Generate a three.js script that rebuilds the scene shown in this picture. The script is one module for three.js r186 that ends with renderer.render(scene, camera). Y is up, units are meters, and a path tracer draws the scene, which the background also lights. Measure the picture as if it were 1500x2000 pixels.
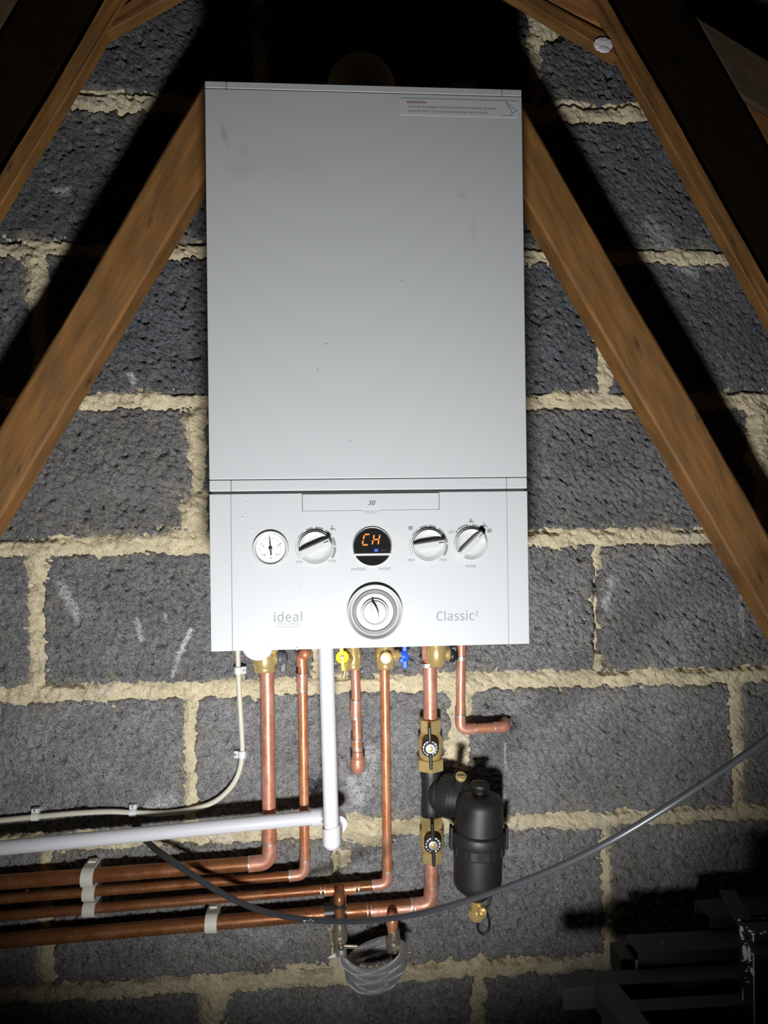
import * as THREE from 'three';
import { RoundedBoxGeometry } from 'three/addons/geometries/RoundedBoxGeometry.js';
import { mergeGeometries } from 'three/addons/utils/BufferGeometryUtils.js';
import { createNoise2D, createNoise3D } from 'simplex-noise';

// ---------- camera, light, exposure ----------
const scene = new THREE.Scene();
scene.background = new THREE.Color(0x000000);
const FOCAL = 1400;                                    // pixels, for the 1500 x 2000 frame
const camera = new THREE.PerspectiveCamera(2 * Math.atan(1000 / FOCAL) * 180 / Math.PI, 0.75, 0.05, 20);
camera.position.set(-0.0433, 1.0121, 1.1782);
camera.rotation.set(0.0065, -0.067, -0.0126, 'YXZ');
camera.updateMatrixWorld(true);
const LIGHT = { pos: [-0.035, 0.50, 1.04], aim: [-0.03, 1.01, 0], intensity: 5.3, angle: 0.825, penumbra: 0.90, color: 0xfbfcfd, size: 2.4 };
const torch = new THREE.SpotLight(LIGHT.color, LIGHT.intensity, 0, LIGHT.angle, LIGHT.penumbra, 2);
torch.position.set(...LIGHT.pos); torch.target.position.set(...LIGHT.aim);
torch.castShadow = true; torch.shadow.radius = LIGHT.size; torch.shadow.mapSize.set(2048, 2048); torch.shadow.bias = -0.0005;
torch.name = 'torch_light'; torch.target.name = 'torch_target';
scene.add(torch, torch.target);
const renderer = new THREE.WebGLRenderer({ antialias: true });
renderer.toneMapping = THREE.LinearToneMapping;
renderer.toneMappingExposure = 1.0;
renderer.shadowMap.enabled = true;

// ---------- helpers ----------
const rng = seed => () => { seed |= 0; seed = seed + 0x6D2B79F5 | 0; let t = Math.imul(seed ^ seed >>> 15, 1 | seed); t = t + Math.imul(t ^ t >>> 7, 61 | t) ^ t; return ((t ^ t >>> 14) >>> 0) / 4294967296; };
const rand = rng(11), N2 = createNoise2D(rng(5)), N2b = createNoise2D(rng(77)), N3 = createNoise3D(rng(9));
const V = (x, y, z) => new THREE.Vector3(x, y, z), PI = Math.PI;
const clamp = (x, a = 0, b = 1) => Math.min(b, Math.max(a, x)), sst = (a, b, x) => { const t = clamp((x - a) / (b - a)); return t * t * (3 - 2 * t); };
const fbm = (x, y, o = 3) => { let s = 0, a = 1, t = 0; for (let i = 0; i < o; i++) { s += a * N2(x, y); t += a; x = x * 2.03 + 7.1; y = y * 2.03 - 3.7; a *= 0.5; } return s / t; };
function at(px, py, z) {                               // where the sight line through a photo pixel meets the plane at depth z
  const d = V((px - 750) / FOCAL, (1000 - py) / FOCAL, -1).applyQuaternion(camera.quaternion), c = camera.position, t = (z - c.z) / d.z;
  return V(c.x + d.x * t, c.y + d.y * t, z);
}
const names = {};
function numbered(n) { const k = names[n] = (names[n] ?? -1) + 1; return k ? n + '_' + String(k).padStart(3, '0') : n; }
function thing(name, label, category, base, group) {
  const o = new THREE.Group(); o.name = numbered(name); o.position.copy(base); scene.add(o);
  o.userData = { label, category }; if (group) o.userData.group = group;
  return o;
}
function rootOf(o) { while (o.parent && o.parent !== scene) o = o.parent; return o; }
function part(parent, name, geo, mat, label) {         // geometry in world metres, kept in the thing's own frame
  const g = Array.isArray(geo) ? mergeGeometries(geo.map(plain)) : geo;
  const b = rootOf(parent).position; g.translate(-b.x, -b.y, -b.z);
  const m = new THREE.Mesh(g, mat); m.name = numbered(name); m.castShadow = m.receiveShadow = true;
  if (label) m.userData.label = label;
  parent.add(m); return m;
}
function struct(name, geo, mat) { const m = new THREE.Mesh(geo, mat); m.name = name; m.userData.kind = 'structure'; m.castShadow = m.receiveShadow = true; scene.add(m); return m; }
function plain(g) { g = g.index ? g.toNonIndexed() : g; for (const k of Object.keys(g.attributes)) if (!['position', 'normal', 'uv'].includes(k)) g.deleteAttribute(k); return g; }
const rbox = (x0, x1, y0, y1, z0, z1, r = 0.001, s = 2) => { const g = new RoundedBoxGeometry(x1 - x0, y1 - y0, z1 - z0, s, Math.min(r, (x1 - x0) / 2.05, (y1 - y0) / 2.05, (z1 - z0) / 2.05)); g.translate((x0 + x1) / 2, (y0 + y1) / 2, (z0 + z1) / 2); return g; };
function lathe(profile, seg = 40) { return new THREE.LatheGeometry(profile.map(p => new THREE.Vector2(Math.max(p[0], 1e-5), p[1])), seg); }
function aim(g, from, dir) {                           // a shape built along +y, moved to a point and turned along dir
  const q = new THREE.Quaternion().setFromUnitVectors(V(0, 1, 0), dir.clone().normalize());
  g.applyQuaternion(q); g.translate(from.x, from.y, from.z); return g;
}
function hexProfile(rad, h, ch = 0.0012) {             // a hexagon nut along +y
  const s = new THREE.Shape(); for (let i = 0; i < 6; i++) { const a = i * PI / 3 + PI / 6; s[i ? 'lineTo' : 'moveTo'](rad * Math.cos(a), rad * Math.sin(a)); } s.closePath();
  const g = new THREE.ExtrudeGeometry(s, { depth: h - 2 * ch, bevelEnabled: true, bevelSize: ch, bevelThickness: ch, bevelSegments: 2, bevelOffset: -ch });
  g.translate(0, 0, ch); g.rotateX(-PI / 2); return g;
}
function roundPath(points, bend, seg = 14) {           // straight runs joined by round bends
  const out = [points[0].clone()], corners = [];
  for (let i = 1; i < points.length - 1; i++) {
    const p = points[i], a = points[i - 1].clone().sub(p).normalize(), b = points[i + 1].clone().sub(p).normalize();
    const th = a.angleTo(b), t = Math.min(bend / Math.tan(th / 2), p.distanceTo(points[i - 1]) * 0.5, p.distanceTo(points[i + 1]) * 0.5), start = out.length;
    for (let k = 0; k <= seg; k++) { const u = k / seg, q0 = p.clone().addScaledVector(a, t), q1 = p.clone().addScaledVector(b, t), m = 1 - u; out.push(V(0, 0, 0).addScaledVector(q0, m * m).addScaledVector(p, 2 * m * u).addScaledVector(q1, u * u)); }
    corners.push([start, out.length - 1]);
  }
  out.push(points[points.length - 1].clone()); out.corners = corners; return out;
}
function tube(pts, r, rad = 20, caps = true) {         // a swept round tube, uv in metres; r a number or a function of 0..1
  const n = pts.length, pos = [], nor = [], uv = [], idx = []; let t = pts[1].clone().sub(pts[0]).normalize(), nrm = Math.abs(t.y) < 0.9 ? V(0, 1, 0) : V(0, 0, 1); nrm.addScaledVector(t, -nrm.dot(t)).normalize();
  let s = 0; const R = typeof r === 'function' ? r : () => r;
  const ring = (p, t, nn, b, u, rr) => { for (let j = 0; j <= rad; j++) { const a = j / rad * 2 * PI, d = nn.clone().multiplyScalar(Math.cos(a)).addScaledVector(b, Math.sin(a)); pos.push(p.x + d.x * rr, p.y + d.y * rr, p.z + d.z * rr); nor.push(d.x, d.y, d.z); uv.push(s, j / rad * 2 * PI * rr); } };
  for (let i = 0; i < n; i++) {
    const tn = (i < n - 1 ? pts[i + 1].clone().sub(pts[i]) : pts[i].clone().sub(pts[i - 1])); if (i > 0 && i < n - 1) tn.add(pts[i].clone().sub(pts[i - 1]).normalize().multiplyScalar(tn.length()));
    tn.normalize(); const q = new THREE.Quaternion().setFromUnitVectors(t, tn); nrm.applyQuaternion(q); t = tn; if (i) s += pts[i].distanceTo(pts[i - 1]);
    ring(pts[i], t, nrm, t.clone().cross(nrm), i / (n - 1), R(i / (n - 1)));
  }
  for (let i = 0; i < n - 1; i++) for (let j = 0; j < rad; j++) { const a = i * (rad + 1) + j, b = a + rad + 1; idx.push(a, a + 1, b, b, a + 1, b + 1); }
  if (caps) for (const e of [0, n - 1]) {
    const c = pos.length / 3, d = pts[e].clone().sub(pts[e ? e - 1 : 1]).normalize(); pos.push(pts[e].x, pts[e].y, pts[e].z); nor.push(d.x, d.y, d.z); uv.push(0, 0);
    for (let j = 0; j <= rad; j++) { const k = (e * (rad + 1) + j) * 3; pos.push(pos[k], pos[k + 1], pos[k + 2]); nor.push(d.x, d.y, d.z); uv.push(0, 0); }
    for (let j = 0; j < rad; j++) e ? idx.push(c, c + 1 + j, c + 2 + j) : idx.push(c, c + 2 + j, c + 1 + j);
  }
  const g = new THREE.BufferGeometry(); g.setAttribute('position', new THREE.Float32BufferAttribute(pos, 3)); g.setAttribute('normal', new THREE.Float32BufferAttribute(nor, 3)); g.setAttribute('uv', new THREE.Float32BufferAttribute(uv, 2)); g.setIndex(idx); return g;
}
const curve = (pts, n) => new THREE.CatmullRomCurve3(pts, false, 'centripetal').getPoints(n);
function tex(w, h, fn, srgb, rx = 1, ry = 1) {         // a texture from a function of pixel position
  const d = new Uint8Array(w * h * 4);
  for (let y = 0; y < h; y++) for (let x = 0; x < w; x++) { const c = fn(x, y), i = (y * w + x) * 4; d[i] = clamp(c[0]) * 255; d[i + 1] = clamp(c[1]) * 255; d[i + 2] = clamp(c[2]) * 255; d[i + 3] = 255; }
  const t = new THREE.DataTexture(d, w, h); t.magFilter = THREE.LinearFilter; t.minFilter = THREE.LinearMipmapLinearFilter; t.generateMipmaps = true; t.wrapS = t.wrapT = THREE.RepeatWrapping; t.repeat.set(rx, ry); if (srgb) t.colorSpace = THREE.SRGBColorSpace; t.needsUpdate = true; return t;
}
const wrapN = (x, y, w, h, fx, fy) => {                // noise that repeats over w x h pixels
  const u = x / w, v = y / h, s = sst(0.85, 1, u), q = sst(0.85, 1, v), f = (a, b) => N2(a * fx, b * fy);
  return (f(u, v) * (1 - s) + f(u - 1, v) * s) * (1 - q) + (f(u, v - 1) * (1 - s) + f(u - 1, v - 1) * s) * q;
};
function canvasTex(w, h, draw) { const c = document.createElement('canvas'); c.width = w; c.height = h; draw(c.getContext('2d'), w, h); const t = new THREE.CanvasTexture(c); t.colorSpace = THREE.SRGBColorSpace; t.anisotropy = 8; return t; }

// ---------- materials ----------
const std = (color, rough, metal = 0, more = {}) => new THREE.MeshStandardMaterial({ color, roughness: rough, metalness: metal, ...more });
const lin = (r, g, b) => new THREE.Color().setRGB(r, g, b);
const grit = tex(1024, 1024, (x, y) => { const a = wrapN(x, y, 1024, 1024, 150, 150), b = wrapN(x + 31, y, 1024, 1024, 60, 60), c = wrapN(x, y + 57, 1024, 1024, 290, 290); const v = 0.72 + 0.16 * a + 0.14 * b + 0.16 * c - (a > 0.3 ? (a - 0.3) * 1.2 : 0) - (b > 0.45 ? (b - 0.45) * 1.2 : 0) - (c > 0.55 ? (c - 0.55) * 0.8 : 0); return [v, v, v]; }, false, 1 / 0.55, 1 / 0.55);
const gritTone = tex(1024, 1024, (x, y) => { const a = wrapN(x, y, 1024, 1024, 150, 150), c = wrapN(x, y + 57, 1024, 1024, 290, 290), b = wrapN(x + 31, y, 1024, 1024, 40, 40); const v = 0.80 + 0.13 * c + 0.08 * a + 0.08 * b + (c > 0.6 ? 0.12 : 0) - (a > 0.55 ? 0.2 : 0); return [v, v, v]; }, true, 1 / 0.55, 1 / 0.55);
const M = {};
M.block = new THREE.MeshStandardMaterial({ vertexColors: true, roughness: 0.95, map: gritTone, bumpMap: grit, bumpScale: 0.0042 });
const mortarBump = tex(1024, 1024, (x, y) => { const a = wrapN(x, y, 1024, 1024, 130, 130), c = wrapN(x + 5, y, 1024, 1024, 250, 250), v = 0.66 + 0.14 * a + 0.14 * wrapN(x, y + 9, 1024, 1024, 44, 60) + 0.12 * c - (a > 0.55 ? (a - 0.55) * 1.6 : 0); return [v, v, v]; }, false, 1 / 0.45, 1 / 0.45);
const mortarTone = tex(1024, 1024, (x, y) => { const a = wrapN(x, y, 1024, 1024, 130, 130), c = wrapN(x + 5, y, 1024, 1024, 260, 260), v = 0.9 + 0.06 * c + 0.05 * a - (a > 0.6 ? (a - 0.6) * 0.9 : 0) - (c > 0.75 ? 0.12 : 0); return [v, v * 0.995, v * 0.985]; }, true, 1 / 0.45, 1 / 0.45);
M.mortar = new THREE.MeshStandardMaterial({ vertexColors: true, roughness: 0.95, map: mortarTone, bumpMap: mortarBump, bumpScale: 0.0026 });
M.core = std(lin(0.03, 0.03, 0.03), 1);
const woodTone = (dark) => (x, y) => {                 // grain runs along the second axis
  const w = 512, h = 2048, warp = 10 * wrapN(x, y, w, h, 2, 5), ring = 0.5 + 0.5 * Math.sin((x + warp * 3) * 0.11 + 2.5 * wrapN(x, y, w, h, 3, 3)), fine = wrapN(x, y, w, h, 130, 26), mid = wrapN(x, y, w, h, 30, 7), blot = wrapN(x + 90, y, w, h, 4, 9);
  let v = 0.80 + 0.045 * ring + 0.035 * fine + 0.035 * mid + 0.10 * blot;
  const saw = 0.02 * Math.sin(y * 0.55) * (0.5 + 0.5 * mid); v += saw;
  for (const [kx, ky, kr] of [[130, 300, 15], [330, 760, 19], [220, 1210, 13], [400, 1690, 17], [90, 1880, 12]]) { const dx = (x - kx) / kr, dy = (y - ky) / (kr * 1.5), d = Math.sqrt(dx * dx + dy * dy); if (d < 2.4) v -= 0.28 * Math.exp(-d * d * 1.6) + 0.06 * Math.max(0, Math.cos(d * 7)) * (1 - d / 2.4); }
  return [v, v * (0.965 - 0.02 * blot), v * (0.93 - 0.05 * blot)];
};
const woodMap = tex(512, 2048, woodTone(), true, 1 / 0.2, 1 / 0.8);
const woodBump = tex(512, 1024, (x, y) => { const v = 0.6 + 0.2 * wrapN(x, y, 512, 1024, 150, 14) + 0.15 * wrapN(x, y, 512, 1024, 40, 60); return [v, v, v]; }, false, 1 / 0.2, 1 / 0.8);
M.wood = std(lin(0.315, 0.155, 0.040), 0.72, 0, { map: woodMap, bumpMap: woodBump, bumpScale: 0.0006 });
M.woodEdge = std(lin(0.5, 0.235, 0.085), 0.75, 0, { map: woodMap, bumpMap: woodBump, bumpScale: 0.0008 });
M.woodGrey = std(lin(0.135, 0.092, 0.053), 0.85, 0, { map: woodMap, bumpMap: woodBump, bumpScale: 0.001 });
M.woodDark = new THREE.MeshPhysicalMaterial({ color: lin(0.014, 0.0075, 0.0016), roughness: 1, specularIntensity: 0.15, map: woodMap, bumpMap: woodBump, bumpScale: 0.001 });  // much darker brown base than the other timbers, weak specular
M.paleBounce = std(lin(0.25, 0.21, 0.16), 1); M.boards = std(lin(0.12, 0.075, 0.04), 0.9, 0, { map: woodMap });  // pale tone of the unseen slopes and front wall raised for bounced fill
M.white = new THREE.MeshPhysicalMaterial({ color: lin(0.432, 0.442, 0.446), roughness: 0.5, clearcoat: 0.12, clearcoatRoughness: 0.35 });
M.knob = new THREE.MeshPhysicalMaterial({ color: lin(0.455, 0.465, 0.455), roughness: 0.38, clearcoat: 0.3, clearcoatRoughness: 0.25 });
M.casing = std(lin(0.36, 0.37, 0.38), 0.5);
M.dark = std(lin(0.02, 0.02, 0.02), 0.6);
M.blackGloss = new THREE.MeshPhysicalMaterial({ color: lin(0.012, 0.012, 0.012), roughness: 0.12, clearcoat: 1, clearcoatRoughness: 0.05 });
M.silver = std(lin(0.6, 0.6, 0.6), 0.35, 0.8);
const copTone = tex(1024, 256, (x, y) => { const a = wrapN(x, y, 1024, 256, 9, 3), b = wrapN(x, y + 40, 1024, 256, 40, 8), c = wrapN(x, y, 1024, 256, 5, 60), s = clamp(0.55 + 0.55 * a + 0.12 * b); const k = 0.92 + 0.05 * c + 0.03 * b; return [k * (0.93 + 0.07 * s), k * (0.80 + 0.17 * s), k * (0.70 + 0.27 * s)]; }, true, 1 / 0.6, 1 / 0.15);
const copRough = tex(512, 256, (x, y) => { const v = 0.62 + 0.16 * wrapN(x, y, 512, 256, 12, 6) + 0.12 * wrapN(x, y + 9, 512, 256, 60, 12); return [v, v, v]; }, false, 1 / 0.4, 1 / 0.15);
M.copper = std(lin(0.74, 0.36, 0.20), 0.62, 0.4, { map: copTone, roughnessMap: copRough });
M.copperPink = std(lin(0.76, 0.40, 0.30), 0.66, 0.38, { map: copTone, roughnessMap: copRough });
M.copperOldDim = std(lin(0.34, 0.16, 0.068), 0.66, 0.5, { map: copTone, roughnessMap: copRough });  // tarnished brown, darkened further for the beam fading at lower left
M.solder = std(lin(0.62, 0.60, 0.57), 0.38, 0.75);
M.brass = std(lin(0.72, 0.53, 0.22), 0.38, 0.55, { roughnessMap: copRough });
M.brassDull = std(lin(0.42, 0.36, 0.27), 0.42, 0.75, { roughnessMap: copRough });
M.pvc = new THREE.MeshPhysicalMaterial({ color: lin(0.66, 0.66, 0.69), roughness: 0.35, clearcoat: 0.25, clearcoatRoughness: 0.2 });
M.clip = std(lin(0.66, 0.64, 0.56), 0.5); M.clipWhite = std(lin(0.76, 0.76, 0.76), 0.45);
M.cream = std(lin(0.64, 0.60, 0.49), 0.5); M.cable = std(lin(0.035, 0.036, 0.04), 0.36);
M.plastic = new THREE.MeshPhysicalMaterial({ color: lin(0.014, 0.014, 0.015), roughness: 0.5, clearcoat: 0.08, clearcoatRoughness: 0.5 });
M.yellow = std(lin(0.85, 0.70, 0.0), 0.42); M.blue = std(lin(0.015, 0.12, 0.8), 0.4); M.greyPl = std(lin(0.10, 0.10, 0.115), 0.45); M.blackPl = std(lin(0.018, 0.018, 0.018), 0.4);
M.steel = std(lin(0.020, 0.021, 0.025), 0.55, 0.2); M.flue = std(lin(0.78, 0.68, 0.48), 0.6); M.bare = std(lin(0.85, 0.85, 0.85), 0.5, 0.2); M.foam = std(lin(0.85, 0.80, 0.82), 0.8); M.plaster = std(lin(0.62, 0.58, 0.58), 0.95);

// ---------- the block wall ----------
const JY = [-75, 209, 492, 782, 1057, 1338, 1618, 1905, 2190].map(p => at(720, p, 0).y);      // bed joints, from the top
const PX = [[[505, 14], [1045, 14]], [[460, 13], [995, 13]], [[-460, 12], [76, 17], [610, 12], [1180, 12]], [[-150, 12], [386, 14], [925, 13], [1490, 16]],
  [[-440, 13], [70, 14], [620, 13], [1168, 3.5]], [[-160, 13], [371, 10], [903, 16], [1441, 13]], [[-440, 13], [90, 12], [655, 2.5], [1187, 8]], [[-120, 13], [410, 18], [935, 13], [1470, 13]]];
const X0 = -1.15, X1 = 1.15, PER = PX.map((c, i) => c.map(([px, hw]) => [at(px, [60, 350, 640, 920, 1200, 1480, 1760, 1950][i], 0).x, hw * 0.66 / 1188]));
const blobs = [[345, 1012, 40, 0.012], [385, 1005, 28, 0.012], [250, 1068, 30, 0.005], [80, 1095, 26, 0.008], [905, 1350, 30, 0.011], [900, 1400, 20, 0.008], [370, 830, 24, 0.008], [390, 870, 20, 0.006], [75, 560, 34, 0.011], [60, 510, 30, 0.008],
  [680, 1600, 30, 0.010], [720, 1620, 28, 0.009], [690, 1560, 16, 0.006], [1480, 830, 50, 0.011], [1470, 900, 36, 0.010], [1110, 205, 26, 0.006], [1230, 215, 26, 0.008], [1065, 40, 26, 0.012], [610, 1885, 30, 0.008], [560, 1895, 30, 0.006], [420, 1960, 34, 0.010], [90, 1880, 26, 0.008], [740, 1320, 14, 0.010], [665, 1325, 14, 0.009], [1190, 1840, 16, 0.006], [1170, 1300, 9, 0.012], [1340, 1600, 20, 0.004], [440, 1930, 30, 0.006], [1110, 1605, 22, 0.005]].map(([x, y, r, a]) => { const p = at(x, y, 0); return [p.x, p.y, r / 1188, a]; });
const pits = [[612, 1532, 14, 0.035], [660, 1690, 10, 0.02], [675, 1680, 14, 0.012], [1002, 1412, 13, 0.02], [700, 1492, 20, 0.010], [380, 1568, 9, 0.02], [880, 1390, 12, 0.010], [890, 1450, 22, 0.010], [870, 1470, 22, 0.009], [700, 1650, 30, 0.007], [730, 1660, 26, 0.007], [1085, 60, 20, 0.02], [380, 890, 14, 0.012], [385, 870, 12, 0.010], [1188, 150, 8, 0.010], [680, 1470, 18, 0.007], [712, 1530, 16, 0.007], [120, 1300, 24, 0.004], [960, 1375, 14, 0.008]].map(([x, y, r, a]) => { const p = at(x, y, 0); return [p.x, p.y, r / 1188, a]; });
const streaks = [[372, 1232, 352, 1275, 4.5, 1], [350, 1275, 338, 1320, 4, 0.55], [268, 1212, 277, 1250, 5, 0.55], [115, 1135, 150, 1200, 9, 0.5], [322, 1200, 325, 1215, 3, 0.6], [987, 1450, 983, 1590, 1.3, 0.85], [330, 1560, 300, 1575, 14, 0.45], [1195, 1130, 1180, 1185, 6, 0.5], [1330, 520, 1360, 540, 8, 0.4], [690, 1525, 700, 1560, 12, 0.5], [725, 1470, 715, 1540, 14, 0.4], [255, 735, 262, 745, 6, 0.8], [1445, 1150, 1450, 1240, 4, 0.35], [480, 1820, 540, 1830, 16, 0.2], [1270, 440, 1300, 470, 16, 0.3], [110, 375, 130, 372, 8, 0.45], [1395, 515, 1330, 520, 12, 0.4]].map(([a, b, c, d, r, k]) => { const p = at(a, b, 0), q = at(c, d, 0); return [p.x, p.y, q.x, q.y, r / 1188, k]; });
const jointY = (j, x) => JY[j] + 0.0035 * N2(x * 3 + j * 9, j) + 0.0022 * N2(x * 14, j * 5.3);
function mortarDist(x, y) {                            // distance past the edge of the nearest joint, and height over the bed joint
  let best = 9, over = 9;
  for (let j = 0; j < JY.length; j++) { const d = y - jointY(j, x), e = Math.abs(d) - (j < 2 ? 0.0120 : 0.0088) - 0.0022 * N2(x * 21, j * 3.7 + d * 30); if (e < best) best = e; if (Math.abs(d) < Math.abs(over)) over = d; }
  for (let c = 0; c < PER.length; c++) if (y < JY[c] + 0.01 && y > JY[c + 1] - 0.01) for (const [px, hw] of PER[c]) { const e = Math.abs(x - px - 0.004 * N2(y * 16, px * 20) - 0.0025 * N2(y * 50, px * 20)) - hw * (1 + 0.35 * N2(y * 22, px * 9)); if (e < best) { best = e; } }
  return [best, over];
}
function grid(x0, x1, y0, y1, step, height, colour, keep) {
  const nx = Math.max(2, Math.round((x1 - x0) / step)), ny = Math.max(2, Math.round((y1 - y0) / step)), pos = [], col = [], uv = [], idx = [];
  for (let j = 0; j <= ny; j++) for (let i = 0; i <= nx; i++) { const x = x0 + (x1 - x0) * i / nx, y = y0 + (y1 - y0) * j / ny, z = height(x, y), c = colour(x, y, z); pos.push(x, y, z); col.push(c[0], c[1], c[2]); uv.push(x, y); }
  for (let j = 0; j < ny; j++) for (let i = 0; i < nx; i++) { const a = j * (nx + 1) + i, b = a + nx + 1; if (keep && !keep(pos[a * 3], pos[a * 3 + 1])) continue; idx.push(a, a + 1, b, b, a + 1, b + 1); }
  const g = new THREE.BufferGeometry(); g.setAttribute('position', new THREE.Float32BufferAttribute(pos, 3)); g.setAttribute('color', new THREE.Float32BufferAttribute(col, 3)); g.setAttribute('uv', new THREE.Float32BufferAttribute(uv, 2)); g.setIndex(idx); g.computeVertexNormals(); return g;
}
const wall = new THREE.Group(); wall.name = 'wall_back'; wall.userData.kind = 'structure'; scene.add(wall);
const wallPart = (name, g, m) => { const o = new THREE.Mesh(g, m); o.name = numbered(name); o.castShadow = o.receiveShadow = true; wall.add(o); return o; };
{
  const core = new THREE.BoxGeometry(4.2, 3.6, 0.16); core.translate(0, 1.8, -0.115); wallPart('masonry_core', core, M.core);
  const thin = [[at(656, 1690, 0).x, at(656, 1760, 0).y, at(656, 1634, 0).y], [at(1167, 1180, 0).x, at(1167, 1275, 0).y, at(1167, 1112, 0).y]];
  const near = (x, y) => { for (const [bx, by, r] of blobs) if ((x - bx) ** 2 + (y - by) ** 2 < (2.2 * r) ** 2) return true; return mortarDist(x, y)[0] < 0.03; };
  const mh = (x, y) => {
    const [d, over] = mortarDist(x, y); let z = 0.0006 + 0.0030 * N2(x * 15, y * 19) + 0.0020 * N2(x * 46, y * 52) + 0.0016 * N2(x * 125, y * 125) + 0.0010 * N2(x * 240, y * 240);
    if (d > -0.001) z -= (d + 0.001) * 0.5; const hole = N2b(x * 60, y * 75); if (hole > 0.6) z -= (hole - 0.6) * 0.02; for (const [bx, by, r, a] of blobs) z += a * Math.exp(-((x - bx) ** 2 + (y - by) ** 2) / (r * r));
    const crack = N2(x * 7, over * 9 + y); if (over > 0 && over < 0.03) z -= 0.016 * Math.exp(-(((over - 0.0115 - 0.0025 * N2(x * 55, y)) / 0.0022) ** 2)) * sst(-0.25, 0.25, crack);
    for (const [tx, ta, tb] of thin) if (y > ta && y < tb) z -= 0.016 * Math.exp(-(((x - tx) / 0.007) ** 2));
    return Math.max(z, -0.03);
  };
  const mc = (x, y) => { const n = fbm(x * 14, y * 14, 3), lime = 0.6 * sst(0.4, 0.9, N2b(x * 9, y * 12)), k = 0.88 + 0.17 * n + 0.06 * N2(x * 70, y * 70); return [k * (0.88 - 0.02 * lime), k * (0.765 + 0.01 * lime), k * (0.515 + 0.13 * lime)]; };
  wallPart('mortar', grid(X0, X1, 0.0, 2.15, 0.0026, mh, mc, near), M.mortar);
  for (let c = 0; c < PER.length; c++) {
    const edges = [[X0, 0], ...PER[c].filter(p => p[0] > X0 && p[0] < X1), [X1, 0]];
    for (let k = 0; k < edges.length - 1; k++) {
      const xa = edges[k][0] + Math.max(edges[k][1] - 0.002, 0.0008), xb = edges[k + 1][0] - Math.max(edges[k + 1][1] - 0.002, 0.0008), yb = JY[c] - (c < 2 ? 0.0112 : 0.0080), ya = Math.max(JY[c + 1] + (c < 1 ? 0.0112 : 0.0080), 0.0);
      if (yb - ya < 0.02) continue;
      const o = c * 13.7 + k * 5.1, lift = 0.004 * (rand() - 0.5), tone = (0.88 + 0.24 * rand()) * [0.5, 0.5, 0.58, 0.76, 0.9, 0.98, 1.0, 1.0][c], blue = 0.55 * rand() + (c < 3 ? 0.55 : 0), crumb = 0.75 + 0.6 * rand(), tilt = 0.012 * (rand() - 0.5);  // upper courses darker and bluer: upward falloff of the light put into colour
      const bh = (x, y) => {
        let z = 0.002 + lift + tilt * (x - (xa + xb) / 2) + 0.0016 * N2(x * 9 + o, y * 9) + 0.0012 * N2(x * 40 + o, y * 40) + crumb * (0.0016 * N2(x * 105 + o, y * 115) + 0.0012 * N2(x * 200, y * 215 + o));
        const p = N2b(x * 85 + o, y * 85), q = N2b(x * 34 + o, y * 40); if (p > 0.42) z -= (p - 0.42) * 0.012 * crumb; if (q > 0.6) z -= (q - 0.6) * 0.024 * crumb;
        let d = Math.min(x - xa, xb - x, y - ya, yb - y) * 1.0; const e = d + 0.0035 * N2(x * 62, y * 62 + o) + 0.004 * N2(x * 19 + o, y * 19); if (e < 0.009) z -= 0.017 * Math.pow((0.009 - Math.max(e, -0.004)) / 0.009, 1.6);
        if (d < 0.001) z = Math.min(z, -0.018);
        for (const [bx, by, r, a] of pits) { const s = ((x - bx) ** 2 + (y - by) ** 2) / (r * r); if (s < 4) z -= a * Math.exp(-s * s) * (1 + 0.5 * N2(x * 70, y * 70)); }
        return Math.max(z, -0.034);
      };
      const bc = (x, y, z) => {
        const n = fbm(x * 7 + o, y * 7, 3), m = N2(x * 45, y * 45 + o), d = Math.min(x - xa, xb - x, y - ya, yb - y);
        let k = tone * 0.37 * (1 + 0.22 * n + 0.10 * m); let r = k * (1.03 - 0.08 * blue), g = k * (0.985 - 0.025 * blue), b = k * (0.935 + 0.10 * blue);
        let s = sst(0.28, 0.8, N2b(x * 16 + o, y * 19) + 0.42 * sst(0.03, 0.0, d) + 0.22 * N2b(x * 90, y * 90)) * 0.75 * sst(0.075, 0.005, d) + 0.3 * sst(0.62, 0.9, N2b(x * 23, y * 23 + o) + 0.25 * m);
        s = clamp(s); r += (0.40 - r) * s * 0.8; g += (0.36 - g) * s * 0.8; b += (0.28 - b) * s * 0.8;
        for (const [ax, ay, bx, by, w, a] of streaks) { const dx = bx - ax, dy = by - ay, t = clamp(((x - ax) * dx + (y - ay) * dy) / (dx * dx + dy * dy)), q = Math.hypot(x - ax - t * dx, y - ay - t * dy) / w; if (q < 1.6) { const f = a * sst(1.5, 0.5, q + 0.45 * N2(x * 240, y * 240) + 0.2 * N2(x * 60, y * 60)); r += (0.95 - r) * f; g += (0.95 - g) * f; b += (0.95 - b) * f; } }
        return [r, g, b];
      };
      wallPart('concrete_block', grid(xa, xb, ya, yb, 0.0027, bh, bc), M.block);
    }
  }
}
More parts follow.
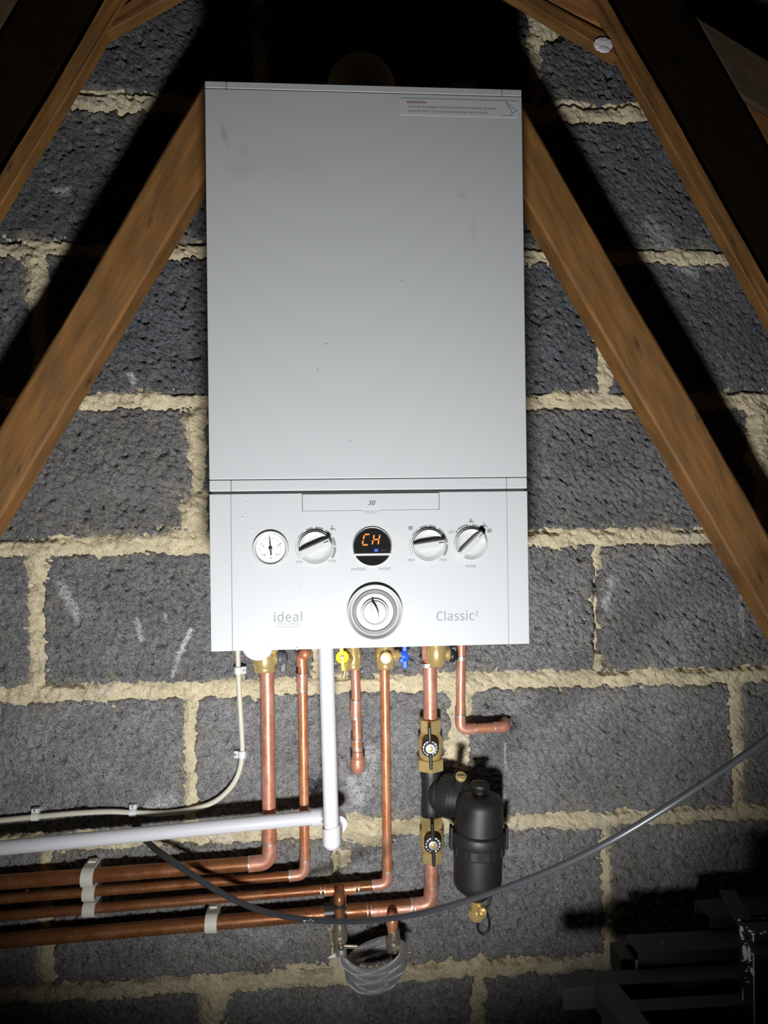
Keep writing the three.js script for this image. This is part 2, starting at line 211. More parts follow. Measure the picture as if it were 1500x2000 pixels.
// floor, and unseen roof slopes and front wall, their colour raised for bounce
{
  const f = new THREE.BoxGeometry(4.2, 0.05, 3.2); f.translate(0, 0.085, 1.57); struct('floor', f, M.boards);
  const w = new THREE.BoxGeometry(4.2, 3.6, 0.08); w.translate(0, 1.8, 3.1); struct('wall_front', w, M.paleBounce);
  for (const s of [-1, 1]) { const L = 4.2, g = new THREE.BoxGeometry(L, 0.05, 3.2); g.rotateZ(-s * Math.atan(1.68)); const n = V(s * 0.859, 0.512, 0); g.translate(s * 1.02 + n.x * 0.03, 1.80 + n.y * 0.03, 1.55); struct(s < 0 ? 'ceiling_left' : 'ceiling_right', g, M.paleBounce); }
}

// ---------- roof timbers ----------
function timber(name, label, q, zf, thick, mat, group, edge) {   // q: four photo corners of the front face, two along each long edge
  const P = q.map(([x, y]) => at(x, y, zf)), a0 = P[0], a1 = P[1], b1 = P[2], b0 = P[3];
  const dir = a1.clone().sub(a0).normalize(), o = thing(name, label, 'timber', a0.clone().add(a1).add(b0).add(b1).multiplyScalar(0.25).setZ(zf - thick), group);
  const L = Math.max(a0.distanceTo(a1), b0.distanceTo(b1)), n = Math.ceil(L / 0.02), W = 5, T = 3, pos = [], uv = [], idx = [], seed = P[0].x * 31 + P[0].y * 17;
  const ring = [];                                     // cross-section walk: front, lower side, back, upper side, with eased corners
  const c = 0.06; for (const t of [c, 0.25, 0.5, 0.75, 1 - c]) ring.push([t, 0, 0]); for (const t of [0.07, 0.5, 0.93]) ring.push([1, t, 1]); for (const t of [1 - c, 0.5, c]) ring.push([t, 1, 2]); for (const t of [0.93, 0.5, 0.07]) ring.push([0, t, 3]);
  const sec = (i, [u, v, f]) => { const t = i / n, A = a0.clone().lerp(a1, t), B = b0.clone().lerp(b1, t), p = A.lerp(B, u); p.z = zf - thick * v; const s = t * L; p.addScaledVector(b0.clone().sub(a0).normalize(), 0.0022 * N3(s * 3, u * 2 + seed, v * 2) + 0.0007 * N3(s * 18, u * 4 + seed, v * 3)); p.z += 0.0012 * N3(s * 4, seed + 9, u * 2); return p; };
  for (let i = 0; i <= n; i++) { const s = i / n * L; let w = 0, prev = null; for (let k = 0; k <= ring.length; k++) { const p = sec(i, ring[k % ring.length]); if (prev) w += p.distanceTo(prev); prev = p; pos.push(p.x, p.y, p.z); uv.push(w + seed * 0.13, s + seed * 0.37); } }
  const R = ring.length + 1; for (let i = 0; i < n; i++) for (let k = 0; k < R - 1; k++) { const a = i * R + k, b = a + R; idx.push(a, b, a + 1, b, b + 1, a + 1); }
  for (const e of [0, n]) { const c0 = pos.length / 3, m = V(0, 0, 0); for (let k = 0; k < R - 1; k++) m.add(V(pos[(e * R + k) * 3], pos[(e * R + k) * 3 + 1], pos[(e * R + k) * 3 + 2])); m.multiplyScalar(1 / (R - 1)); pos.push(m.x, m.y, m.z); uv.push(0, 0); for (let k = 0; k < R; k++) { const j = (e * R + k) * 3; pos.push(pos[j], pos[j + 1], pos[j + 2]); uv.push(k * 0.01, 0.01); } for (let k = 0; k < R - 1; k++) e ? idx.push(c0, c0 + 1 + k, c0 + 2 + k) : idx.push(c0, c0 + 2 + k, c0 + 1 + k); }
  const g = new THREE.BufferGeometry(); g.setAttribute('position', new THREE.Float32BufferAttribute(pos, 3)); g.setAttribute('uv', new THREE.Float32BufferAttribute(uv, 2)); g.setIndex(idx);
  const V1 = V(pos[0], pos[1], pos[2]), V2 = V(pos[R * 3], pos[R * 3 + 1], pos[R * 3 + 2]), V3 = V(pos[3], pos[4], pos[5]);
  if (V2.sub(V1).cross(V3.sub(V1)).z < 0) { for (let i = 0; i < idx.length; i += 3) { const t = idx[i + 1]; idx[i + 1] = idx[i + 2]; idx[i + 2] = t; } g.setIndex(idx); }
  let h = g.toNonIndexed(); h.computeVertexNormals();
  // smooth along the length but keep the arrises crisp
  part(o, 'timber_beam', h, mat); return o;
}
const ext = (p, q, t) => [p[0] + (q[0] - p[0]) * t, p[1] + (q[1] - p[1]) * t];
const run = (a, b, t0, t1) => [ext(a, b, t0), ext(a, b, t1)];
const quad = (ua, ub, la, lb, t0, t1) => { const u = run(ua, ub, t0, t1), l = run(la, lb, t0, t1); return [u[0], u[1], l[1], l[0]]; };
{
  // inner pair, ending against the sides of the boiler
  timber('rafter', 'orange-brown timber brace running down to the left from the boiler side', quad([415, 134], [0, 833], [415, 322], [0, 1010], 0.0, 2.65), 0.165, 0.042, M.wood);
  timber('rafter', 'orange-brown timber brace running down to the right from the boiler side', quad([1012, 188], [1500, 1040], [1012, 363], [1500, 1208], 0.0, 2.15), 0.165, 0.042, M.wood);
  // outer pair and the dark rafters against them
  timber('rafter', 'narrow lit timber strip sloping at upper left beside the darkest rafter', quad([203, 0], [0, 341], [244, 0], [0, 404], -0.6, 5.6), 0.165, 0.022, M.wood);
  timber('rafter', 'narrow lit timber strip sloping at upper right with white blob near its top', quad([1190, 0], [1500, 552], [1152, 0], [1500, 618], -0.5, 3.5), 0.165, 0.022, M.wood);
  timber('rafter', 'dark brown rafter across the upper left corner', quad([33, 0], [0, 54], [199, 0], [164, 58], -10, 35), 0.150, 0.055, M.woodDark);
  timber('rafter', 'dark brown rafter at upper right beside grey wood', quad([1342, 0], [1500, 285], [1194, 0], [1352, 281], -1.2, 6), 0.150, 0.055, M.woodDark);
  // shallow ties meeting the outer pair
  timber('collar_tie', 'orange-brown shallow timber meeting the upper left lit strip', quad([236, 14], [420, -112], [206, 64], [440, -70], 0, 1.4), 0.162, 0.022, M.wood);
  timber('collar_tie', 'orange-brown shallow timber at upper right just above the white blob', quad([1030, -20], [1180, 60], [1030, 4], [1206, 110], -0.7, 1.0), 0.162, 0.022, M.wood);
  timber('collar_tie', 'pale triangle of timber between lit strip and shallow tie at upper right', quad([1050, -75], [1136, -30], [1045, -11], [1178, 57], -0.6, 1.0), 0.158, 0.02, M.woodEdge);
  timber('old_timber', 'weathered grey-brown timber against the right dark rafter, upper of two', [[1363, 30], [1700, 234], [1700, 341], [1451, 189]], 0.146, 0.05, M.woodGrey);
  timber('old_timber', 'reddish timber against the right dark rafter, lower of two', [[1455, 196], [1700, 345], [1700, 480], [1542, 354]], 0.140, 0.05, M.wood);
  timber('old_timber', 'scrap of grey timber showing in the upper left corner', [[62, -54], [-160, -150], [-220, 20], [-4, 54]], 0.146, 0.05, M.woodGrey);
  const b = thing('foam_blob', 'white blob of expanding foam on timber at upper right', 'foam', at(1180, 92, 0.165));
  const g = new THREE.IcosahedronGeometry(1, 5), p = g.attributes.position; for (let i = 0; i < p.count; i++) { const v = V(p.getX(i), p.getY(i), p.getZ(i)); const k = 1 + 0.14 * N3(v.x * 1.6, v.y * 1.6, v.z * 1.6) + 0.03 * N3(v.x * 5, v.y * 5, v.z * 5); p.setXYZ(i, v.x * 0.0135 * k, v.y * 0.0105 * k, v.z * 0.0022 * k); } g.computeVertexNormals(); const c = at(1178, 88, 0.1655); g.translate(c.x, c.y, c.z);
  const blobMesh = part(b, 'foam_lump', g, M.foam);
  const g2 = new THREE.SphereGeometry(1, 24, 16); g2.scale(0.0085, 0.0045, 0.0012); g2.rotateZ(-0.25); const c2 = at(1180, 96, 0.1678); g2.translate(c2.x, c2.y, c2.z); part(b, 'foam_lip', g2, M.clipWhite);
}

// ---------- the boiler ----------
const ZF = 0.29, XB = 0.1975, Y0 = 0.85, Y1 = 1.55;
const yAt = (py, px = 720) => at(px, py, ZF).y, xAt = (px, py) => at(px, py, ZF).x;
const boiler = thing('boiler', 'white wall-hung gas boiler with round knobs and orange display', 'boiler', V(0, Y0, 0));
const PPM = 1566;                                      // photo pixels per metre on the boiler's front
{
  const yg0 = yAt(961), ys = yAt(934.5), yt = yAt(180), xl = xAt(442, 168), xr = xAt(981, 178), g = 0.00035, x0 = -XB, x1 = XB;
  part(boiler, 'casing', rbox(x0 + 0.0012, x1 - 0.0012, Y0 + 0.0012, Y1 - 0.0012, 0.0, ZF - 0.006, 0.002), M.casing);
  // a hard-wearing white front with faint smudges
  const smudge = canvasTex(1024, 1600, (c, w, h) => { c.fillStyle = '#ffffff'; c.fillRect(0, 0, w, h); for (const [x, y, rx, ry, a, rot] of [[60, 190, 14, 70, 0.16, -0.2], [110, 330, 60, 60, 0.06, 0], [820, 420, 30, 18, 0.10, 0.3], [860, 560, 16, 90, 0.05, 0], [260, 300, 160, 90, 0.03, 0.2], [120, 250, 20, 50, 0.06, -0.4]]) { c.save(); c.translate(x, y); c.rotate(rot); c.scale(rx, ry); const q = c.createRadialGradient(0, 0, 0, 0, 0, 1); q.addColorStop(0, 'rgba(70,66,60,' + a + ')'); q.addColorStop(1, 'rgba(70,66,60,0)'); c.fillStyle = q; c.fillRect(-1, -1, 2, 2); c.restore(); }
    c.strokeStyle = 'rgba(70,70,70,0.8)'; c.lineWidth = 1.6; for (const [x, y, l, r] of [[372, 1046, 8, -0.2], [447, 1447, 9, -0.9], [345, 1152, 4, 0.1], [620, 780, 4, 0.4]]) { c.beginPath(); c.moveTo(x, y); c.quadraticCurveTo(x + l * 0.5, y - 5, x + l * Math.cos(r), y + l * Math.sin(r)); c.stroke(); } });
  const panelMat = M.white.clone(); panelMat.map = smudge;
  const main = rbox(x0, x1, ys + g, yt - g, ZF - 0.006, ZF, 0.0012, 3); { const p = main.attributes.position, u = main.attributes.uv; for (let i = 0; i < p.count; i++) u.setXY(i, (p.getX(i) - x0) / (x1 - x0), (p.getY(i) - ys) / (yt - ys)); } part(boiler, 'front_panel', main, panelMat);
  for (const [a, b] of [[x0, xl - g / 2], [xl + g / 2, xr - g / 2], [xr + g / 2, x1]]) part(boiler, 'top_trim', rbox(a, b, yt + g, Y1, ZF - 0.006, ZF - 0.0004, 0.0012), M.white);
  const bl = xAt(451, 945), br = xAt(990, 945);
  for (const [a, b] of [[x0, bl - g / 2], [bl + g / 2, br - g / 2], [br + g / 2, x1]]) part(boiler, 'bottom_trim', rbox(a, b, yAt(957), ys - g, ZF - 0.006, ZF - 0.0004, 0.0012), M.white);
  // control panel: the print is one flat sheet
  const pt = yg0 - 0.0006, PW = 2048, PH = Math.round(PW * (pt - Y0) / (2 * XB)), sc = PW / (2 * XB);
  const cx = (px, py) => (xAt(px, py) + XB) * sc, cy = (px, py) => (pt - at(px, py, ZF).y) * sc, S = n => n / PPM * sc;
  const print = canvasTex(PW, PH, c => {
    c.fillStyle = '#ffffff'; c.fillRect(0, 0, PW, PH); const G = '#8d908f', txt = (t, px, py, size, col = G, f = 'sans-serif', sp = 0) => { c.fillStyle = col; c.font = S(size).toFixed(1) + 'px ' + f; c.textAlign = 'center'; c.textBaseline = 'middle'; if (sp) { const w = [...t].map(ch => c.measureText(ch).width + S(sp)), tot = w.reduce((a, b) => a + b, 0); let x = cx(px, py) - tot / 2; c.textAlign = 'left'; [...t].forEach((ch, i) => { c.fillText(ch, x, cy(px, py)); x += w[i]; }); } else c.fillText(t, cx(px, py), cy(px, py)); };
    txt('ideal', 563, 1205, 25, '#a9adac', 'sans-serif', 0.8); txt('HEATING', 564, 1218.5, 8.2, '#b3b7b6', 'sans-serif', 1.2);
    c.strokeStyle = '#b4b8b7'; c.lineWidth = S(0.9); c.beginPath(); c.moveTo(cx(537, 1222), cy(537, 1223)); c.quadraticCurveTo(cx(563, 1228), cy(563, 1227), cx(590, 1221), cy(590, 1221.5)); c.stroke();
    txt('Classic', 889, 1203, 25, '#aaaeae', 'sans-serif', 0.2); txt('2', 931, 1198, 13, '#aaaeae');
    txt('min', 584.5, 1097, 8); txt('max', 649, 1095, 8); txt('min', 803, 1093.5, 8); txt('max', 865.5, 1092.5, 8); txt('preheat', 700, 1111, 8); txt('restart', 751.5, 1110, 8); txt('off', 881, 1039, 8); txt('mode', 919.5, 1105.5, 8);
    const arc = (px, py, r, w, segs) => { c.strokeStyle = '#9aa09f'; for (const [a, b, k] of segs) { c.lineWidth = S(k ?? w); c.beginPath(); c.arc(cx(px, py), cy(px, py), S(r), -a * PI / 180, -b * PI / 180); c.stroke(); } };
    arc(616, 1069, 38, 4, [[214, 160, 0.7], [153, 127, 1.6], [118, 97, 3], [90, 66, 3.8], [58, 36, 4.5], [29, 5, 4.5], [0, -33, 4.5]]);
    arc(836.5, 1064, 37, 4, [[214, 158, 0.7], [150, 125, 1.6], [117, 93, 3], [88, 64, 3.8], [57, 38, 4.5], [27, 5, 4.5], [0, -35, 4.5]]);
    arc(919, 1063, 38, 3.6, [[131, 96], [85, 49]]); c.fillStyle = '#8d908f'; for (const [x, y] of [[891.5, 1038.5], [918.3, 1027.3], [945, 1038]]) { c.beginPath(); c.arc(cx(x, y), cy(x, y), S(2), 0, 7); c.fill(); }
    const tap = (px, py) => { const x = cx(px, py), y = cy(px, py), u = S(1); c.fillStyle = c.strokeStyle = G; c.lineWidth = u * 0.9; c.fillRect(x - 4 * u, y - 5.6 * u, 7 * u, 0.9 * u); c.fillRect(x - 0.9 * u, y - 5 * u, 1.3 * u, 3 * u); c.beginPath(); c.arc(x - 0.4 * u, y, 2.4 * u, 0, 7); c.fill(); c.fillRect(x - 4.4 * u, y - 0.9 * u, 4 * u, 1.6 * u); c.lineWidth = 1.8 * u; c.beginPath(); c.moveTo(x + 1 * u, y - 0.4 * u); c.quadraticCurveTo(x + 5.4 * u, y - 1 * u, x + 5.4 * u, y + 3 * u); c.stroke(); };
    tap(649, 1033); tap(919.5, 1018.5); tap(946, 1027);
    const rad = (px, py) => { const x = cx(px, py), y = cy(px, py), u = S(1); c.fillStyle = G; for (let i = 0; i < 4; i++) { c.strokeStyle = G; c.lineWidth = 0.8 * u; c.strokeRect(x - 4 * u + i * 2.1 * u, y - 3 * u, 1.3 * u, 6 * u); } c.fillRect(x - 5 * u, y - 3.6 * u, 10 * u, 0.9 * u); };
    rad(802, 1031.5); rad(956, 1036.5);
  });
  const printMat = M.white.clone(); printMat.map = print;
  const sheet = g2 => { const p = g2.attributes.position, u = g2.attributes.uv; for (let i = 0; i < p.count; i++) u.setXY(i, (p.getX(i) + XB) / (2 * XB), (p.getY(i) - Y0) / (pt - Y0)); return g2; };
  const cl = xAt(452, 1100), cr = xAt(992, 1100);
  const panel = part(boiler, 'control_panel', sheet(rbox(cl + g * 0.3, cr - g * 0.3, Y0, pt, ZF - 0.006, ZF, 0.0008, 2)), printMat);
  for (const [a, b] of [[x0, cl - g * 0.3], [cr + g * 0.3, x1]]) part(boiler, 'side_trim', rbox(a, b, Y0, pt, ZF - 0.006, ZF, 0.0008), M.white);
  // flap with its thumb notch
  { const a = at(591, 997, ZF), b = at(857, 965, ZF), fx0 = a.x, fx1 = b.x, fy0 = yAt(996), fy1 = yAt(964);
    part(panel, 'flap_recess', rbox(fx0 - 0.0006, fx1 + 0.0006, fy0 - 0.0006, fy1 + 0.0008, ZF - 0.004, ZF + 0.00012, 0.0001), M.dark);
    const flap = part(panel, 'flap', rbox(fx0, fx1, fy0, fy1, ZF - 0.004, ZF + 0.0007, 0.0005), M.white);
    const n = new THREE.CircleGeometry(0.0115, 24, PI, PI); n.scale(1, 0.42, 1); const c = at(725, 996.5, ZF); n.translate(c.x, fy0, ZF + 0.0003); part(panel, 'thumb_notch', n, M.casing);
    const t30 = canvasTex(256, 160, (c2, w, h) => { c2.fillStyle = '#fff'; c2.fillRect(0, 0, w, h); c2.fillStyle = '#74787a'; c2.font = 'italic bold 112px sans-serif'; c2.textAlign = 'center'; c2.textBaseline = 'middle'; c2.fillText('30', w / 2, h / 2); }); const tm = M.white.clone(); tm.map = t30; const pl = new THREE.PlaneGeometry(0.0184, 0.0115), q = at(725, 982, ZF); pl.translate(q.x, q.y, ZF + 0.00085); part(panel, 'rating_print', pl, tm); }
  // warning sticker
  { const st = canvasTex(1024, 180, (c2, w, h) => { c2.fillStyle = '#e9ebeb'; c2.fillRect(0, 0, w, h); c2.fillStyle = '#777'; c2.fillRect(0, 0, w, 4); c2.fillStyle = '#fff'; c2.fillRect(0, h - 5, w, 5); c2.fillStyle = '#8a2f3a'; c2.textBaseline = 'middle'; c2.font = 'bold 36px sans-serif'; c2.fillText('WARNING', 56, 42); c2.font = '34px sans-serif'; const fit = (t, x, y, W) => { const k = W / c2.measureText(t).width; c2.save(); c2.translate(x, y); c2.scale(k, 1); c2.fillText(t, 0, 0); c2.restore(); }; fit('- Read the Installation Instructions before installing the boiler', 54, 88, 784); fit("- Read the User's Instructions before lighting the boiler", 54, 134, 706);
      c2.strokeStyle = '#444'; c2.lineWidth = 4; c2.beginPath(); c2.moveTo(918, 14); c2.lineTo(976, 130); c2.lineTo(1014, 104); c2.moveTo(976, 130); c2.lineTo(960, 128); c2.moveTo(918, 14); c2.lineTo(1014, 104); c2.stroke(); c2.fillStyle = '#8a6a6a'; for (let i = 0; i < 6; i++) c2.fillRect(888 + i * 15, 152, 11, 7); });
    const a = at(782, 226, ZF), b = at(1012, 205, ZF), W = b.x - a.x, H = 0.0215, c = at(897, 211, ZF); const pl = rbox(c.x - W / 2, c.x + W / 2, c.y - H / 2, c.y + H / 2, ZF - 0.0002, ZF + 0.00035, 0.0001, 1); const p = pl.attributes.position, u = pl.attributes.uv; for (let i = 0; i < p.count; i++) u.setXY(i, (p.getX(i) - c.x) / W + 0.5, (p.getY(i) - c.y) / H + 0.5); part(boiler, 'warning_sticker', pl, std(lin(0.56, 0.56, 0.57), 0.5, 0, { map: st })); }
  const disc = (r, px, py, z, seg = 48) => { const d = new THREE.CircleGeometry(r, seg), q = at(px, py, ZF); d.translate(q.x, q.y, z); return d; };
  const turned = (prof, px, py, z = ZF, seg = 56) => { const l = lathe(prof, seg), q = at(px, py, ZF); return aim(l, V(q.x, q.y, z), V(0, 0, 1)); };
  // pressure gauge
  { const r = 34 / PPM, px = 528.5, py = 1071, q = at(px, py, ZF);
    const face = canvasTex(512, 512, (c2, w) => { c2.fillStyle = '#f4f5f2'; c2.fillRect(0, 0, w, w); c2.translate(256, 256); for (let i = 0; i <= 20; i++) { const a = (218 - i * 12.8) * PI / 180, big = i % 5 === 0; c2.strokeStyle = '#444'; c2.lineWidth = big ? 7 : 5; c2.beginPath(); c2.moveTo(Math.cos(a) * 205, -Math.sin(a) * 205); c2.lineTo(Math.cos(a) * (big ? 170 : 182), -Math.sin(a) * (big ? 170 : 182)); c2.stroke(); } c2.strokeStyle = '#c0202a'; c2.lineWidth = 10; const a = 24 * PI / 180; c2.beginPath(); c2.moveTo(Math.cos(a) * 220, -Math.sin(a) * 220); c2.lineTo(Math.cos(a) * 165, -Math.sin(a) * 165); c2.stroke(); c2.fillStyle = '#333'; c2.font = 'bold 46px sans-serif'; c2.textAlign = 'center'; c2.textBaseline = 'middle'; for (const [t, x, y] of [['0', -110, 120], ['1', -128, -40], ['2', 0, -130], ['3', 132, -50], ['4', 108, 112]]) c2.fillText(t, x, y); c2.font = 'bold 32px sans-serif'; c2.fillText('bar', 6, 168); });
    part(panel, 'pressure_gauge', turned([[r, 0], [r, 0.0026], [r * 0.97, 0.0034], [r * 0.9, 0.0034], [r * 0.87, 0.0024], [r * 0.83, 0.0006], [r * 0.80, 0.0003], [0, 0.0003]], px, py), M.knob); const gauge = panel.children[panel.children.length - 1];
    const rim = new THREE.TorusGeometry(r * 1.015, 0.00035, 8, 60); rim.translate(q.x, q.y, ZF + 0.0002); part(gauge, 'gauge_gap', rim, M.casing);
    part(gauge, 'gauge_face', disc(r * 0.80, px, py, ZF + 0.0006), std(lin(0.62, 0.62, 0.62), 0.45, 0, { map: face }));
    const sh = new THREE.Shape(); sh.moveTo(-0.0009, -0.0085); sh.lineTo(0.0009, -0.0085); sh.lineTo(0.0011, 0); sh.lineTo(0.0002, 0.0158); sh.lineTo(-0.0002, 0.0158); sh.lineTo(-0.0011, 0); const nd = new THREE.ExtrudeGeometry(sh, { depth: 0.0004, bevelEnabled: false }); nd.rotateZ(0.08); nd.translate(q.x, q.y, ZF + 0.0014); const hub = turned([[0.0022, 0.001], [0.0022, 0.0024], [0.0016, 0.003], [0, 0.003]], px, py); part(gauge, 'needle', [nd, hub], M.blackPl); }
  // three turning knobs
  const knob = (px, py, rpx, deg) => {
    const r = rpx / PPM, q = at(px, py, ZF), k = part(panel, 'control_knob', turned([[r, 0], [r, 0.0022], [r * 0.975, 0.003], [r * 0.93, 0.003], [r * 0.925, 0.0016], [r * 0.905, 0.0016], [r * 0.90, 0.0052], [r * 0.88, 0.0056], [r * 0.84, 0.0050], [r * 0.74, 0.0034], [r * 0.6, 0.0027], [0, 0.0024]], px, py), M.knob);
    const rim = new THREE.TorusGeometry(r * 1.01, 0.00035, 8, 60); rim.translate(q.x, q.y, ZF + 0.0002); part(k, 'knob_gap', rim, M.casing);
    const s = new THREE.Shape(), w = r * 0.19, R = r * 0.93, a = Math.asin(w / R); s.absarc(0, 0, R, -a, a, false); s.absarc(0, 0, R, PI - a, PI + a, false); s.closePath();
    const bar = new THREE.ExtrudeGeometry(s, { depth: 0.0125, bevelEnabled: true, bevelSize: 0.0009, bevelThickness: 0.0009, bevelSegments: 3, bevelOffset: -0.0009 }), p = bar.attributes.position; for (let i = 0; i < p.count; i++) { const z = p.getZ(i); p.setY(i, p.getY(i) * (1.35 - 0.35 * clamp(z / 0.0125))); if (z > 0.006) p.setZ(i, z - 0.0035 * Math.pow(Math.abs(p.getX(i)) / R, 4)); } bar.computeVertexNormals(); bar.rotateZ(deg * PI / 180); bar.translate(q.x, q.y, ZF + 0.002); part(k, 'knob_grip', bar, M.knob);
    const m = rbox(R * 0.58, R * 0.88, -0.0007, 0.0007, 0.0100, 0.01492, 0.0003, 1); m.rotateZ(deg * PI / 180); m.translate(q.x, q.y, ZF - 0.0004); part(k, 'pointer_mark', m, M.knob);
  };
  knob(616, 1069, 34, 23); knob(836.5, 1064, 33.2, 8); knob(919.5, 1062, 32.6, 43);
  // display
  { const px = 727, py = 1067.5, r = 38.5 / PPM, q = at(px, py, ZF);
    const d = part(panel, 'display', turned([[r, 0], [r, 0.0016], [r * 0.975, 0.0022], [r * 0.955, 0.0018], [r * 0.95, 0.0006], [0, 0.0006]], px, py), M.silver);
    const chord = (R, y0, y1) => { const s = new THREE.Shape(), N = 40; const pts = []; for (let i = 0; i <= N; i++) { const y = y0 + (y1 - y0) * i / N; pts.push([Math.sqrt(Math.max(0, R * R - y * y)), y]); } pts.forEach(([x, y], i) => s[i ? 'lineTo' : 'moveTo'](x, y)); for (let i = N; i >= 0; i--) s.lineTo(-pts[i][0], pts[i][1]); return s; };
    const slab = (s, z, h) => { const e = new THREE.ExtrudeGeometry(s, { depth: h, bevelEnabled: true, bevelSize: 0.0003, bevelThickness: 0.0003, bevelSegments: 2, bevelOffset: -0.0003 }); e.translate(q.x, q.y, z); return e; };
    part(d, 'display_screen', slab(chord(r * 0.945, -0.0078, r * 0.94), ZF + 0.0004, 0.0008), M.blackGloss);
    part(d, 'display_divider', rbox(q.x - r * 0.955, q.x + r * 0.955, q.y - 0.0110, q.y - 0.0082, ZF, ZF + 0.0026, 0.0004), M.knob);
    part(d, 'restart_button', slab(chord(r * 0.945, -r * 0.94, -0.0113), ZF + 0.0004, 0.0012), M.blackGloss);
    const amber = std(0x201000, 0.5, 0, { emissive: lin(1.0, 0.26, 0.015), emissiveIntensity: 1.35 }), blue = std(0x000010, 0.5, 0, { emissive: lin(0.01, 0.12, 1.0), emissiveIntensity: 1.1 });
    const segm = (x0, y0, x1, y1) => { const a = at(x0, y0, ZF), b = at(x1, y1, ZF), L = a.distanceTo(b), s = new THREE.Shape(), w = 0.00085; s.moveTo(0, 0); s.lineTo(w, w); s.lineTo(L - w, w); s.lineTo(L, 0); s.lineTo(L - w, -w); s.lineTo(w, -w); const e = new THREE.ExtrudeGeometry(s, { depth: 0.0002, bevelEnabled: false }); e.rotateZ(Math.atan2(b.y - a.y, b.x - a.x)); e.translate(a.x, a.y, ZF + 0.0015); return e; };
    const map = (x, y) => [670 + x / 11.54, 1010 + y / 11.54], SG = (a, b, c2, e) => part(d, 'led_segment', segm(...map(a, b), ...map(c2, e)), amber);
    SG(480, 393, 600, 385); SG(478, 405, 458, 505); SG(452, 520, 436, 620); SG(445, 627, 562, 622);
    SG(702, 395, 683, 495); SG(676, 515, 655, 615); SG(830, 395, 810, 495); SG(808, 515, 787, 615); SG(690, 506, 808, 500);
    const a = at(670 + 745 / 11.54, 1010 + 745 / 11.54, ZF); part(d, 'led_indicator', rbox(a.x - 0.0024, a.x + 0.0024, a.y - 0.0018, a.y + 0.0018, ZF + 0.001, ZF + 0.0017, 0.0004, 1), blue);
    const bt = canvasTex(256, 64, (c2, w, h) => { c2.fillStyle = '#0a0a0a'; c2.fillRect(0, 0, w, h); c2.fillStyle = '#4a4a4a'; c2.font = '46px sans-serif'; c2.textBaseline = 'middle'; c2.fillText('burner', 20, 30); }); const bp = new THREE.PlaneGeometry(0.0105, 0.0026), bq = at(670 + 930 / 11.54, 1010 + 745 / 11.54, ZF); bp.translate(bq.x, bq.y, ZF + 0.00165); part(d, 'display_print', bp, std(0xffffff, 0.3, 0, { map: bt })); }
  // programmer dial
  { const px = 732, py = 1195, r = 54 / PPM, q = at(px, py, ZF), w = p => p / 140 * 54 * 2 * 0.0, k = part(panel, 'timer_dial', turned([[r * 1.0, -0.001], [r * 1.0, 0.0040], [r * 0.99, 0.0056], [r * 0.97, 0.0060], [r * 0.93, 0.0046], [r * 0.87, 0.0010], [r * 0.845, 0.0006], [r * 0.835, 0.0006], [r * 0.832, 0.0002], [0, 0.0002]], px, py, ZF, 80), M.knob);
    const teeth = []; for (let i = 0; i < 96; i++) { const a = i / 96 * 2 * PI, b = rbox(-0.00042, 0.00042, r * 0.685, r * 0.80, 0.0003, 0.0024, 0.0002, 1); b.rotateZ(a); b.translate(q.x, q.y, ZF); teeth.push(b); } part(k, 'tappet_ring', teeth, M.knob).userData.kind = 'stuff';
    const ringShape = new THREE.Shape(); ringShape.absarc(0, 0, r * 0.815, 0, 2 * PI); const hole = new THREE.Path(); hole.absarc(0, 0, r * 0.67, 0, 2 * PI); ringShape.holes.push(hole); const sg = new THREE.ShapeGeometry(ringShape, 60); sg.translate(q.x, q.y, ZF + 0.0005); part(k, 'dial_slots', sg, M.dark);
    const face = canvasTex(640, 640, (c2, W) => { c2.fillStyle = '#f0f2ef'; c2.fillRect(0, 0, W, W); c2.translate(W / 2, W / 2); c2.strokeStyle = '#70756f'; for (let i = 0; i < 96; i++) { const a = i / 96 * 2 * PI, l = i % 4 ? 18 : 34; c2.lineWidth = 3; c2.beginPath(); c2.moveTo(Math.sin(a) * 312, -Math.cos(a) * 312); c2.lineTo(Math.sin(a) * (312 - l), -Math.cos(a) * (312 - l)); c2.stroke(); } c2.fillStyle = '#7d827c'; c2.font = 'bold 30px sans-serif'; c2.textAlign = 'center'; c2.textBaseline = 'middle'; for (let h = 1; h <= 24; h++) { const a = (h * 15 - 20) * PI / 180; c2.fillText(String(h), Math.sin(a) * 246, -Math.cos(a) * 246); } });
    const fd = new THREE.CircleGeometry(r * 0.66, 60); fd.translate(q.x, q.y, ZF + 0.0010); part(k, 'hour_face', fd, std(lin(0.58, 0.58, 0.58), 0.45, 0, { map: face }));
    const ik = part(k, 'dial_knob', turned([[r * 0.49, 0.0008], [r * 0.49, 0.0030], [r * 0.47, 0.0036], [r * 0.435, 0.0036], [r * 0.43, 0.0022], [r * 0.415, 0.0022], [r * 0.41, 0.0042], [r * 0.38, 0.0050], [0, 0.0054]], px, py), M.knob);
    const s = new THREE.Shape(); s.moveTo(0, -r * 0.40); s.quadraticCurveTo(r * 0.20, 0, 0, r * 0.42); s.quadraticCurveTo(-r * 0.20, 0, 0, -r * 0.40); const v = new THREE.ExtrudeGeometry(s, { depth: 0.008, bevelEnabled: true, bevelSize: 0.0008, bevelThickness: 0.0008, bevelSegments: 3, bevelOffset: -0.0008 }); v.rotateZ(0.28); v.translate(q.x, q.y, ZF + 0.0042); part(ik, 'knob_grip', v, M.knob); }
